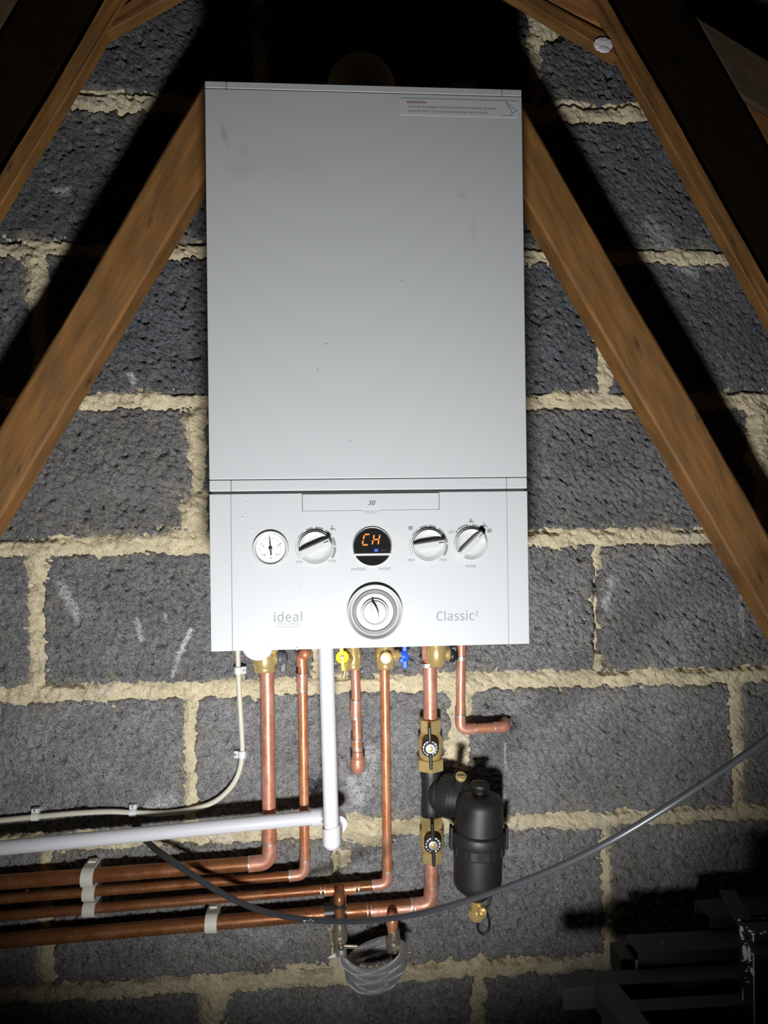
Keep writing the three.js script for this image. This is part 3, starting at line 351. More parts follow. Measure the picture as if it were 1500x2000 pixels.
  // water droplets
  const drop = (px, py, rp) => { const d = new THREE.SphereGeometry(rp / PPM, 14, 8, 0, 2 * PI, 0, PI / 2); d.scale(1, 0.45, 1); const q = at(px, py, ZF); part(boiler, 'water_droplet', aim(d, V(q.x, q.y, ZF - 0.0001), V(0, 0, 1)), M.knob); };
  for (const [x, y, r] of [[481, 982, 2.2], [473.5, 1011, 2.6], [494, 1034, 2.4], [428, 1046, 1.6], [441, 1099, 2.2], [456, 1116, 1.5], [532, 1126, 1.6], [585, 1146, 1.9], [668, 1094, 1.7], [528, 1259, 1.8], [537, 1268, 2.2], [580, 1266.5, 3.2], [430, 1188, 1.8], [612, 1005, 1.2], [469, 892, 2.2], [501, 1121, 1.0], [530, 1179, 1.0]]) drop(x, y, r);
  // fittings on the top, in the shadow
  const fl = thing('flue_elbow', 'rounded cream flue elbow rising behind the boiler top in shadow', 'flue', V(0, Y1, 0.13)); const fq = at(706, 150, 0.16), fr = 0.0535;
  const fp = roundPath([V(fq.x, Y1, 0.16), V(fq.x, Y1 + 0.084, 0.16), V(fq.x, Y1 + 0.090, 0.0)], 0.056, 18); part(fl, 'flue_pipe', tube(fp, fr * 0.93, 36), M.flue); part(fl, 'flue_collar', aim(lathe([[fr, 0], [fr * 1.04, 0.004], [fr * 1.04, 0.022], [fr, 0.026], [fr * 0.9, 0.026]]), V(fq.x, Y1, 0.16), V(0, 1, 0)), M.flue);
  const mb = thing('lifting_bracket', 'pale metal bracket with square hole on top of the boiler', 'bracket', at(895, 162, 0.2)); { const s = new THREE.Shape(); s.moveTo(-0.028, 0); s.lineTo(-0.020, 0.012); s.quadraticCurveTo(0.0, 0.022, 0.024, 0.024); s.lineTo(0.027, 0.018); s.lineTo(0.018, 0); s.closePath(); const h = new THREE.Path(); h.moveTo(-0.010, 0.002); h.lineTo(0.008, 0.002); h.lineTo(0.008, 0.013); h.lineTo(-0.010, 0.013); s.holes.push(h); const e = new THREE.ExtrudeGeometry(s, { depth: 0.0015, bevelEnabled: true, bevelSize: 0.0004, bevelThickness: 0.0004, bevelSegments: 1 }); const q = at(895, 168, 0.2); e.translate(q.x, Y1 + 0.040, 0.2); part(mb, 'bracket_plate', e, M.bare); part(mb, 'bracket_leg', rbox(q.x - 0.018, q.x + 0.014, Y1 + 0.0002, Y1 + 0.0415, 0.1996, 0.2014, 0.0005), M.bare); }
}

// ---------- copper pipework ----------
const ZP = 0.032;
function pipeRun(label, pts, r, bend, mats, o = {}) {
  const path = roundPath(pts, bend), t = thing('copper_pipe', label, 'pipe', pts[0], o.group);
  let from = 0; const [matA, matB] = mats; const segs = []; path.corners.forEach(([a, b]) => { segs.push([from, a]); from = b; }); segs.push([from, path.length - 1]);
  segs.forEach(([a, b], i) => { const A = path[a], B = path[b], n = Math.max(2, Math.ceil(A.distanceTo(B) / 0.03)), l = []; for (let k = 0; k <= n; k++) l.push(A.clone().lerp(B, k / n)); part(t, 'pipe_length', tube(l, r, 28), i && matB ? matB : matA); });
  path.corners.forEach(([a, b]) => {                   // each soldered elbow reaches a little over both pipes
    const A = path[a], B = path[b], da = A.clone().sub(path[a + 1]).normalize(), db = B.clone().sub(path[b - 1]).normalize(), sock = r * 1.3, l = [A.clone().addScaledVector(da, sock), A.clone().addScaledVector(da, sock * 0.5)];
    for (let k = a; k <= b; k++) l.push(path[k]); l.push(B.clone().addScaledVector(db, sock * 0.5), B.clone().addScaledVector(db, sock));
    const el = part(t, 'elbow', tube(l, r + 0.0011, 28), o.elbow || M.copperPink); for (const [p, d] of [[l[0], da], [l[l.length - 1], db]]) part(el, 'solder_ring', tube([p.clone().addScaledVector(d, -0.0012), p.clone().addScaledVector(d, 0.001)], r + 0.0014, 24), M.solder);
  });
  t.path = undefined; return t;
}
function collar(t, p, dir, r, len, mat, rings = true) { const d = dir.clone().normalize(), a = p.clone().addScaledVector(d, -len / 2), b = p.clone().addScaledVector(d, len / 2), c = part(t, 'coupling', tube([a, p, b], r + 0.0011, 28), mat); if (rings) for (const q of [a, b]) part(c, 'solder_ring', tube([q.clone().addScaledVector(d, -0.001), q.clone().addScaledVector(d, 0.001)], r + 0.0015, 24), M.solder); }
const up = V(0, 1, 0), fwd = V(0, 0, 1);
const topAt = (px, z) => { const p = at(px, 1262, z); p.y = Y0; return p; };
const P1 = pipeRun('thick copper pipe under the white cap valve, turning along the wall as topmost run', [topAt(521, ZP), at(527, 1684, ZP), at(-480, 1759, ZP)], 0.011, 0.018, [M.copperPink, M.copperOldDim]);
const P2 = pipeRun('thin copper pipe between thick pipe and white waste pipe, turning along the wall', [at(590, 1262, ZP).setY(Y0 - 0.02), at(596, 1708, ZP), at(-480, 1794, ZP)], 0.0075, 0.015, [M.copper, M.copperOldDim]);
const P5 = pipeRun('thin copper pipe under the blue-handled valve, turning left to a tee', [topAt(750.5, ZP), at(757, 1727, ZP), at(-480, 1829, ZP)], 0.0075, 0.014, [M.copper, M.copperOldDim]);
const P6 = pipeRun('thick copper return pipe below the black filter, lowest run along the wall', [at(843, 1655, ZP), at(842, 1766, ZP), at(-480, 1879, ZP)], 0.011, 0.018, [M.copperPink, M.copperOldDim]);
const P6b = thing('copper_pipe', 'short thick pink copper pipe between round brass valve and ball valve', 'pipe', at(840, 1415, ZP)); { const a = topAt(839, ZP), b = at(840.5, 1420, ZP); part(P6b, 'pipe_length', tube([a, a.clone().lerp(b, 0.5), b], 0.011, 28), M.copperPink); collar(P6b, at(834, 1298, ZP), up, 0.0112, 0.006, M.solder, false); }
{ const a = at(692, 1262, ZP).setY(Y0), b = at(698.5, 1489, ZP), g = pipeRun('short copper pipe with yellow valve that ends turning into the wall', [a, b, V(b.x, b.y + 0.004, -0.02)], 0.0075, 0.013, [M.copperPink, M.copper]); collar(g, at(694.5, 1385, ZP), up, 0.0078, 0.028, M.copperPink); collar(g, at(697, 1452, ZP), up, 0.0078, 0.012, M.copper); part(g, 'end_fitting', aim(lathe([[0.0001, -0.013], [0.006, -0.012], [0.0105, -0.007], [0.0118, 0], [0.0118, 0.010], [0.0105, 0.012], [0.0088, 0.017], [0.0085, 0.022]], 32), b.clone().add(V(0, -0.004, 0.002)), up), M.copperPink); }
{ const a = at(902.5, 1262, ZP).setY(Y0), b = at(899, 1425, ZP), c = at(990, 1419, ZP - 0.006); const g = pipeRun('thin copper pipe furthest right, bending into a chased hole in the wall', [a, b, c, V(c.x + 0.004, c.y + 0.003, -0.03)], 0.0075, 0.013, [M.copperPink, M.copper]); collar(g, at(901, 1285, ZP), up, 0.0076, 0.006, M.solder, false); }
collar(P2, at(590, 1332, ZP), up, 0.0078, 0.026, M.copperPink);
{ const q = at(592, 1276, ZP + 0.02); part(P2, 'capped_stub', [tube(roundPath([at(589.5, 1300, ZP), V(at(589.5, 1300, ZP).x, q.y, ZP), V(q.x + 0.004, q.y + 0.004, ZP + 0.045)], 0.012), 0.0092, 28), (() => { const g = new THREE.SphereGeometry(0.0092, 24, 16); g.translate(q.x + 0.004, q.y + 0.004, ZP + 0.045); return g; })()], M.copper); }
// tees
function tee(t, p, along, drop, r, len, mat) { const d = along.clone().normalize(); const c = part(t, 'tee', [tube([p.clone().addScaledVector(d, -len / 2), p, p.clone().addScaledVector(d, len / 2)], r + 0.0012, 28), tube([p, p.clone().addScaledVector(drop, 0.5), p.clone().add(drop)], 0.0098, 24)], mat); for (const s of [-1, 1]) for (const e of [0, 0.006]) part(c, 'solder_ring', tube([p.clone().addScaledVector(d, s * (len / 2 + e)), p.clone().addScaledVector(d, s * (len / 2 + e + 0.0016))], r + 0.0016, 24), M.solder); return p.clone().add(drop); }
const runDir = at(400, 1757, ZP).sub(at(700, 1733, ZP)).normalize();
const t1 = at(664, 1737, ZP), e1 = tee(P5, t1, runDir, V(0, -0.012, 0.024), 0.0075, 0.046, M.copper);
const t2 = at(764, 1775, ZP), e2 = tee(P6, t2, at(400, 1803, ZP).sub(at(800, 1771, ZP)), V(0, -0.012, 0.022), 0.011, 0.062, M.copperPink);
{ const a = at(662.5, 1748, 0.072), b = at(663, 1772, 0.072), c = at(664.5, 1808, 0.072); part(P5, 'drop_pipe', tube(roundPath([e1.clone().add(V(0, 0, -0.006)), a, b, c], 0.006), 0.0078, 24), M.copperOldDim); }
{ const a = at(766, 1788, 0.07), c = at(767, 1818, 0.07); part(P6, 'drop_pipe', tube(roundPath([e2.clone().add(V(0, 0, -0.006)), a, c], 0.006), 0.0082, 24), M.copper); }
{ const s = thing('pipe_sleeve', 'black rubber sleeve round the lowest pipe above the filling valve', 'sleeve', at(655, 1783, ZP)); const a = at(634, 1781.5, ZP), b = at(655, 1779.5, ZP), c = at(676, 1777.5, ZP), d = c.clone().sub(a).normalize(); part(s, 'sleeve_body', tube([a, b, c], 0.0128, 28), M.blackPl); for (const f of [0.55, 0.75, 0.97]) { const p = a.clone().lerp(c, f); part(s, 'sleeve_rib', tube([p.clone().addScaledVector(d, -0.002), p.clone().addScaledVector(d, 0.002)], 0.0142, 28), M.blackPl); } part(s, 'collar_ring', tube([at(662.8, 1764, 0.072), at(662.9, 1770, 0.072)], 0.0098, 24), M.blackPl); }

// ---------- white waste pipe ----------
{ const zf = 0.137, t = thing('waste_pipe', 'white plastic waste pipe dropping from the boiler and running left', 'pipe', at(648, 1660, zf));
  const top = at(636, 1262, zf).setY(Y0), bot = at(648, 1640, zf), back = at(659, 1592, 0.058), left = at(-480, 1703, 0.058);
  part(t, 'upright_pipe', tube([top, top.clone().lerp(bot, 0.5), bot], 0.0109, 32), M.pvc);
  const d = V(back.x - bot.x, 0.004, back.z - bot.z).normalize();
  part(t, 'lower_elbow', [tube([at(647, 1613, zf), at(647.2, 1614, zf), at(648, 1648, zf)], u => 0.0130 - (u === 0 ? 0.0008 : 0), 32), tube(roundPath([at(647.6, 1630, zf), bot.clone().add(V(0, -0.004, 0)), bot.clone().add(V(0.004, -0.002, -0.05))], 0.013), 0.0128, 32)], M.pvc);
  part(t, 'link_pipe', tube([bot.clone().add(V(0.002, -0.003, -0.02)), back.clone().add(V(0, 0, 0.0))], 0.0109, 28), M.pvc);
  const ld = left.clone().sub(back).normalize(); part(t, 'wall_elbow', tube(roundPath([back.clone().add(V(0.001, -0.001, 0.032)), back.clone(), back.clone().addScaledVector(ld, 0.04)], 0.014), 0.0134, 32), M.pvc);
  part(t, 'level_pipe', tube([back.clone().addScaledVector(ld, 0.03), back.clone().lerp(left, 0.5), left], 0.0109, 32), M.pvc); }

// ---------- isolation valves under the boiler ----------
function bodyOf(t, p, r, h, mat = M.brass) { return part(t, 'valve_body', aim(lathe([[r * 0.72, -h], [r * 0.86, -h * 0.96], [r * 0.9, -h * 0.7], [r * 0.86, -h * 0.66], [r, -h * 0.45], [r * 1.04, 0], [r, h * 0.45], [r * 0.86, h * 0.66], [r * 0.9, h], [r * 0.7, h]], 36), p, up), mat); }
{ const t = thing('isolating_valve', 'brass valve with grey tap and white cap, leftmost under the boiler', 'valve', at(519, 1290, ZP)), p = at(517, 1286, ZP + 0.008); bodyOf(t, p, 0.0185, 0.021);
  part(t, 'side_stem', aim(lathe([[0.006, 0], [0.0085, 0.003], [0.0085, 0.010], [0.006, 0.013], [0.005, 0.018]]), at(533, 1286, ZP + 0.012), V(1, 0, 0.1)), M.brass); part(t, 'stem_nut', aim(hexProfile(0.0062, 0.008), at(537, 1277, ZP + 0.014), up), M.brass);
  const k = part(t, 'tap_handle', aim(lathe([[0.0105, 0], [0.0118, 0.002], [0.0118, 0.007], [0.009, 0.0085], [0.0085, 0.013], [0.006, 0.0145], [0, 0.0145]]), at(543, 1285, ZP + 0.016), V(1, 0.05, 0.1)), M.greyPl); const w = at(553, 1302, ZP + 0.016); part(k, 'handle_lever', rbox(w.x - 0.005, w.x + 0.005, w.y - 0.009, w.y + 0.012, w.z - 0.003, w.z + 0.003, 0.0025), M.greyPl);
  part(t, 'white_cap', aim(lathe([[0, -0.012], [0.021, -0.012], [0.0235, -0.009], [0.0245, 0.002], [0.021, 0.007], [0.016, 0.008], [0.015, 0.006], [0, 0.006]]), at(503, 1262, ZP + 0.03), V(-0.05, -0.35, 1)), M.clipWhite, 'white round cap'); }
{ const t = thing('gas_valve', 'yellow-handled gas valve beside the white waste pipe', 'valve', at(680, 1285, ZP)), p = at(690, 1282, ZP); bodyOf(t, p, 0.0125, 0.020); part(t, 'valve_stem', aim(lathe([[0.008, 0], [0.009, 0.012], [0.006, 0.016], [0.006, 0.03]]), at(684, 1284, ZP + 0.004), V(-0.45, 0, 1)), M.brass); part(t, 'test_nipple', aim(lathe([[0.0035, 0], [0.004, 0.012], [0.0028, 0.016], [0.0025, 0.026], [0, 0.027]]), at(678, 1292, ZP + 0.016), V(-0.25, -1, 0.2)), M.brass);
  const c = at(668.5, 1282.5, ZP + 0.04), h = part(t, 'tap_handle', aim(lathe([[0.0098, -0.003], [0.0102, 0], [0.0102, 0.004], [0.0094, 0.005], [0.0078, 0.005], [0.0072, 0.003], [0, 0.003]]), c, fwd), M.yellow), arm = (a, l) => { const b = rbox(-0.003, 0.003, 0.0, l, -0.002, 0.0065, 0.0014); b.rotateZ(a); b.translate(c.x, c.y, c.z); return b; }; part(h, 'handle_lever', [arm(0.1, 0.020), arm(PI + 0.06, 0.021)], M.yellow); part(h, 'handle_screw', aim(lathe([[0.003, 0.003], [0.003, 0.008], [0.002, 0.009], [0, 0.0085]]), c, fwd), M.silver); }
{ const t = thing('isolating_valve', 'brass valve with blue tap and round front plug', 'valve', at(753, 1285, ZP)), p = at(752, 1279, ZP); bodyOf(t, p, 0.0155, 0.022); part(t, 'front_plug', aim(lathe([[0.0088, 0], [0.0096, 0.012], [0.0096, 0.016], [0.0086, 0.0175], [0, 0.0172]]), at(753, 1281, ZP + 0.006), V(0, 0, 1)), M.brass); part(t, 'side_stem', aim(lathe([[0.009, 0], [0.009, 0.01], [0.0062, 0.012], [0.0062, 0.028]]), at(765, 1280, ZP), V(1, 0, 0)), M.brass);
  const c = at(783, 1281, ZP), h = part(t, 'tap_handle', aim(lathe([[0.0085, 0], [0.0095, 0.002], [0.0095, 0.009], [0.007, 0.010], [0.0065, 0.013], [0, 0.0135]]), c, V(1, 0, 0)), M.blue); part(h, 'handle_lever', [rbox(c.x + 0.002, c.x + 0.010, c.y - 0.020, c.y + 0.022, c.z - 0.0035, c.z + 0.0045, 0.002), rbox(c.x - 0.003, c.x + 0.004, c.y - 0.009, c.y - 0.002, c.z - 0.002, c.z + 0.010, 0.0018)], M.blue); }
{ const t = thing('isolating_valve', 'barrel-shaped brass valve with black tap above the ball valves', 'valve', at(850, 1285, ZP)), p = at(852, 1277, ZP + 0.012); part(t, 'valve_body', aim(lathe([[0.008, -0.020], [0.0115, -0.0195], [0.0125, -0.015], [0.0155, -0.010], [0.0172, 0], [0.0172, 0.008], [0.0155, 0.018], [0.013, 0.024], [0, 0.024]], 36), p, up), M.brass); const hx = at(838, 1280, ZP + 0.006); part(t, 'union_nut', aim(hexProfile(0.0135, 0.026), hx.clone().add(V(0, -0.006, 0)), up), M.copperPink); part(t, 'side_stem', aim(lathe([[0.0085, 0], [0.009, 0.010], [0.007, 0.012], [0.006, 0.018]]), at(868, 1278, ZP + 0.012), V(1, 0, 0)), M.brass);
  const c = at(878, 1280, ZP + 0.012), h = part(t, 'tap_handle', aim(lathe([[0.0095, 0], [0.0112, 0.002], [0.0112, 0.007], [0.008, 0.009], [0.0075, 0.0125], [0, 0.013]]), c, V(1, 0, 0)), M.blackPl); part(h, 'handle_lever', rbox(c.x + 0.003, c.x + 0.011, c.y - 0.015, c.y + 0.014, c.z - 0.004, c.z + 0.004, 0.002), M.greyPl); }

// ---------- ball valves and filter ----------
function ballValve(label, top, bottom, bigLow, cpx, face) {
  const a = at(...top, ZP), b = at(...bottom, ZP), H = a.distanceTo(b), dir = a.clone().sub(b).normalize(), on = f => b.clone().lerp(a, f), t = thing('ball_valve', label, 'valve', b, undefined);
  const nr = 0.0178; part(t, 'upper_nut', aim(hexProfile(nr * 1.02, H * 0.24), on(0.76), dir), M.brass); part(t, 'valve_body', aim(lathe([[0.0148, H * 0.10], [0.0155, H * 0.22], [0.0185, H * 0.3], [0.0195, H * 0.42], [0.0192, H * 0.6], [0.0172, H * 0.66], [0.0168, H * 0.68], [0.0168, H * 0.70], [0.0155, H * 0.705], [0.0155, H * 0.78]], 36), b, dir), M.brass); part(t, 'lower_nut', aim(hexProfile(bigLow ? 0.0225 : nr, H * 0.22), b, dir), M.brass);
  const c = at(cpx[0], cpx[1], ZP + 0.030), base = at(cpx[0], cpx[1], ZP + 0.012); part(t, 'valve_stem', aim(lathe([[0.008, 0], [0.008, 0.008], [0.0045, 0.0085], [0.0045, 0.019], [0, 0.019]]), V(c.x, c.y, ZP + 0.012), fwd), M.brass);
  const h = part(t, 'butterfly_handle', aim(lathe([[0.0128, 0], [0.0138, 0.0015], [0.0138, 0.004], [0.0118, 0.0052], [0.009, 0.0052], [0.0068, 0.0042], [0, 0.0042]], 40), c, fwd), M.blackPl); const wing = (y0, y1) => { const w = rbox(-0.0024, 0.0024, y0, y1, -0.001, 0.0075, 0.0018); w.rotateZ(0.03); w.translate(c.x, c.y, c.z); return w; }; part(h, 'handle_wing', wing(0.009, 0.034), M.blackPl); part(h, 'handle_wing', wing(-0.033, -0.008), M.blackPl);
  part(h, 'handle_hub', aim(lathe([[0.0068, 0.004], [0.0072, 0.005], [0.0072, 0.0066], [0.0062, 0.0072], [0.0045, 0.0072], [0, 0.007]]), c, fwd), face); part(h, 'hub_pin', aim(lathe([[0.0042, 0.007], [0.0042, 0.0082], [0.0034, 0.0088], [0, 0.0088]]), c, fwd), M.brass);
  const flecks = []; for (let i = 0; i < 14; i++) { const a2 = i / 14 * 2 * PI + 0.2, s = 0.0006 + 0.0007 * rand(), g = new THREE.SphereGeometry(s, 8, 5); g.scale(1.7, 1, 0.3); g.rotateZ(a2 + 1.57); g.translate(c.x + Math.cos(a2) * 0.0108, c.y + Math.sin(a2) * 0.0108, c.z + 0.0052); flecks.push(g); } part(h, 'printed_arrows', flecks, M.bare); return t;
}
ballValve('brass ball valve with black butterfly handle above the black filter tee', [840, 1404], [840, 1502], true, [839.5, 1460], M.clipWhite);
ballValve('brass ball valve with black butterfly handle below the black filter tee', [843, 1592], [843.5, 1682], false, [845, 1648], M.silver);
{ const f = thing('magnetic_filter', 'black plastic cylindrical filter with brass drain and bleed screw', 'filter', at(937, 1750, 0.09)), zc = 0.092;
  const a = at(841, 1500, ZP), b = at(842, 1592, ZP); part(f, 'tee_body', aim(lathe([[0.014, 0], [0.0165, 0.001], [0.0165, 0.013], [0.015, 0.018], [0.015, a.distanceTo(b) - 0.018], [0.0165, a.distanceTo(b) - 0.013], [0.0165, a.distanceTo(b) - 0.001], [0.014, a.distanceTo(b)]], 36), b, a.clone().sub(b)), M.plastic);
  const arm = V(1, -0.02, 0.7).normalize(), c0 = at(841, 1546, ZP);
  part(f, 'side_arm', aim(lathe([[0.020, 0.006], [0.024, 0.010], [0.026, 0.014], [0.026, 0.020], [0.024, 0.022], [0.030, 0.022], [0.0325, 0.024], [0.0325, 0.044], [0.030, 0.0455], [0.028, 0.0455], [0.027, 0.058], [0.024, 0.062], [0.022, 0.08]], 48), c0, arm), M.plastic);
  const ribs = []; for (let i = 0; i < 28; i++) { const r = rbox(0.0318, 0.0334, 0.026, 0.042, -0.0014, 0.0014, 0.0005, 1); r.rotateY(i / 28 * 2 * PI); aim(r, c0, arm); ribs.push(r); } part(f, 'union_ribs', ribs, M.plastic);
  const bot = at(932, 1738, zc), top = at(937, 1550, zc), ax = top.clone().sub(bot), H = ax.length(); const yy = py => (at(935, 1738, zc).y * -1 + at(935, py, zc).y), R = 0.0372;
  const can = part(f, 'canister', aim(lathe([[0.010, -0.016], [0.014, -0.012], [0.022, -0.004], [R * 0.86, 0.004], [R * 0.96, 0.010], [R * 0.99, 0.018], [R, yy(1664)]], 56), bot, ax), M.plastic);
  part(f, 'locking_collar', aim(lathe([[R, yy(1664)], [R * 1.03, yy(1662)], [R * 1.06, yy(1645)], [R * 1.10, yy(1641)], [R * 1.13, yy(1634)], [R * 1.13, yy(1624)], [R * 1.08, yy(1621)], [R * 1.0, yy(1619)]], 56), bot, ax), M.plastic);
  const cr = []; for (let i = 0; i < 14; i++) { const r = rbox(-0.0055, 0.0055, yy(1661), yy(1644), R * 1.02, R * 1.085, 0.0008, 1); r.rotateY(i / 14 * 2 * PI + 0.1); aim(r, bot, ax); part(f, 'collar_rib', r, M.plastic); }
  for (const s of [-1, 1]) { const r = rbox(s > 0 ? R * 1.08 : -R * 1.2, s > 0 ? R * 1.2 : -R * 1.08, yy(1656), yy(1612), -0.008, 0.008, 0.002); part(f, 'clamp_lug', aim(r, bot, ax), M.plastic); }
  part(f, 'canister_lid', aim(lathe([[R * 0.985, yy(1620)], [R * 0.97, yy(1575)], [R * 0.95, yy(1566)], [R * 0.86, yy(1556)], [R * 0.7, yy(1551)], [R * 0.4, yy(1549)], [0, yy(1549)]], 56), bot, ax), M.plastic);
  const cap = part(f, 'vent_cap', aim(lathe([[0.0105, yy(1553)], [0.0105, yy(1541)], [0.0135, yy(1539)], [0.0145, yy(1536)], [0.0145, yy(1531)], [0.013, yy(1528.5)], [0, yy(1528.5)]], 40), bot, ax), M.plastic); part(cap, 'cap_slot', aim(rbox(-0.013, 0.013, yy(1528.6), yy(1527.8), -0.0014, 0.0014, 0.0003, 1), bot, ax), M.dark); for (const s of [-1, 1]) part(cap, 'cap_fin', aim(rbox(s * 0.0145 - 0.001, s * 0.0145 + 0.001, yy(1556), yy(1546), -0.001, 0.006, 0.0005, 1), bot, ax), M.plastic);
  const bs = at(900, 1518, zc + 0.010), scr = part(f, 'bleed_screw', aim(lathe([[0.0045, -0.012], [0.0045, -0.003], [0.0075, -0.002], [0.0082, 0], [0.0082, 0.0035], [0.0074, 0.0045], [0, 0.0042]]), bs, V(0.05, 1, 0.55)), M.brass); const sl = rbox(-0.0062, 0.0062, 0.0040, 0.0048, -0.0009, 0.0009, 0.0002, 1); part(scr, 'screw_slot', aim(sl, bs, V(0.05, 1, 0.55)), M.dark); part(f, 'screw_boss', aim(lathe([[0.006, -0.026], [0.007, -0.010], [0.006, -0.004]]), bs, V(0.05, 1, 0.55)), M.plastic);
  const dv = at(931, 1768, zc), dr = part(f, 'drain_valve', aim(lathe([[0.007, -0.010], [0.0095, -0.008], [0.0095, 0.006], [0.0115, 0.008], [0.0115, 0.013], [0.008, 0.014], [0.008, 0.022]], 32), dv, up), M.brass); part(dr, 'drain_spout', aim(lathe([[0.006, -0.004], [0.0072, 0.008], [0.0072, 0.013], [0.0058, 0.0135], [0.0045, 0.009], [0, 0.006]]), at(937, 1771, zc + 0.004), V(0.12, -0.1, 1)), M.brass);
  const cp2 = at(931, 1786, zc), cb = [lathe([[0, -0.0075], [0.0095, -0.0075], [0.0112, -0.0055], [0.0112, 0.007], [0.0095, 0.008], [0, 0.008]], 36)]; for (let i = 0; i < 16; i++) { const r = rbox(0.0108, 0.0124, -0.003, 0.007, -0.0009, 0.0009, 0.0004, 1); r.rotateY(i / 16 * 2 * PI); cb.push(r); } part(f, 'drain_cap', cb.map(g => aim(plain(g), cp2, up)), M.brass);
  part(f, 'retaining_strap', tube(curve([at(933, 1796, zc), at(933, 1806, zc), at(935, 1818, zc), at(943, 1824, zc), at(953, 1818, zc), at(956, 1802, zc), at(952, 1785, zc), at(946, 1770, zc)], 50), 0.0021, 12), M.blackPl); }

// ---------- clips ----------
function pipeClip(label, px, py, r) {
  const p = at(px, py, ZP), t = thing('pipe_clip', label, 'clip', V(p.x, p.y, 0.004), 'white plastic pipe clips'), s = new THREE.Shape(), R = r + 0.0042, w = 0.0175;   // profile: x is distance from the wall, y is up
  s.moveTo(0.002, -R); s.lineTo(ZP, -R); s.absarc(ZP, 0, R, -PI / 2, PI / 2, false); s.lineTo(0.002, R); s.closePath(); const h = new THREE.Path(); h.absarc(ZP, 0, r + 0.0002, 0, 2 * PI, true); s.holes.push(h);
  const e = new THREE.ExtrudeGeometry(s, { depth: w, bevelEnabled: true, bevelSize: 0.0006, bevelThickness: 0.0006, bevelSegments: 2, bevelOffset: -0.0006, curveSegments: 20 }); e.translate(0, 0, -w / 2); e.rotateY(-PI / 2); e.translate(p.x, p.y, 0); part(t, 'clip_body', e, M.clip);
  part(t, 'clip_latch', rbox(p.x - 0.006, p.x + 0.006, p.y + R - 0.0005, p.y + R + 0.003, 0.010, ZP * 0.62, 0.0008), M.clip);
}
pipeClip('white pipe clip on the topmost horizontal copper pipe', 174, 1712, 0.011); pipeClip('white pipe clip second in the stack of three', 175.5, 1744.5, 0.0075); pipeClip('white pipe clip lowest in the stack of three', 176, 1775.5, 0.0075); pipeClip('single white pipe clip on the lowest horizontal copper pipe', 414, 1801.5, 0.011);
// ---------- cream cable and its clips ----------
{ const z = 0.0095, t = thing('cream_cable', 'thin cream cable curving down the wall from the boiler', 'cable', at(465, 1270, z)); const top = at(464, 1262, z); const p = [V(top.x, Y0 + 0.004, z + 0.004), at(464.5, 1275, z), at(465.5, 1310, z), at(469, 1380, z), at(472, 1430, z), at(473, 1475, z), at(464, 1515, z), at(446, 1543, z), at(418, 1566, z), at(378, 1580, z), at(322, 1588, z), at(262, 1587, z), at(215, 1585, z), at(150, 1588, z), at(70, 1595, z), at(0, 1602, z), at(-130, 1611, z), at(-480, 1634, z)]; part(t, 'cable_sheath', tube(curve(p, 220), 0.0042, 16), M.cream);
  const clip = (px, py, dir, lab, side) => { const q = at(px, py, z), c = thing('cable_clip', lab, 'clip', V(q.x, q.y, 0.003), 'white cable clips on the cream cable'), d = dir.normalize(), n = V(-d.y, d.x, 0).multiplyScalar(side); const s = new THREE.Shape(); s.absarc(0, 0, 0.0064, -0.1, PI + 0.1, false); s.lineTo(-0.0064, -0.0075); s.lineTo(-0.0046, -0.0075); s.lineTo(-0.0044, 0); s.absarc(0, 0, 0.0044, PI, 0, true); s.lineTo(0.0046, -0.0075); s.lineTo(0.0125, -0.0075); s.lineTo(0.0125, 0.001); s.lineTo(0.0064, 0.0025); s.closePath(); const e = new THREE.ExtrudeGeometry(s, { depth: 0.010, bevelEnabled: true, bevelSize: 0.0005, bevelThickness: 0.0005, bevelSegments: 2, bevelOffset: -0.0005, curveSegments: 16 }); e.translate(0, 0, -0.005);
    const m = new THREE.Matrix4().makeBasis(n, V(0, 0, 1), n.clone().cross(V(0, 0, 1))); e.applyMatrix4(m); e.translate(q.x, q.y, z); part(c, 'clip_saddle', e, M.clipWhite); const nh = q.clone().addScaledVector(n, 0.0095); part(c, 'nail_head', aim(lathe([[0.0022, 0], [0.0026, 0.001], [0.0018, 0.002], [0, 0.0022]], 16), V(nh.x, nh.y, z + 0.0008), fwd), M.silver); };
  clip(465.3, 1309, V(0, -1, 0), 'white cable clip on the cream cable just under the boiler', 1); clip(473, 1473, V(0, -1, 0), 'white cable clip on the cream cable above its bend', -1); clip(260, 1587, V(1, 0, 0), 'white cable clip on the level cream cable, nearer the bend', 1); clip(69, 1595, V(1, 0, 0), 'white cable clip on the level cream cable, furthest from the bend', 1); }
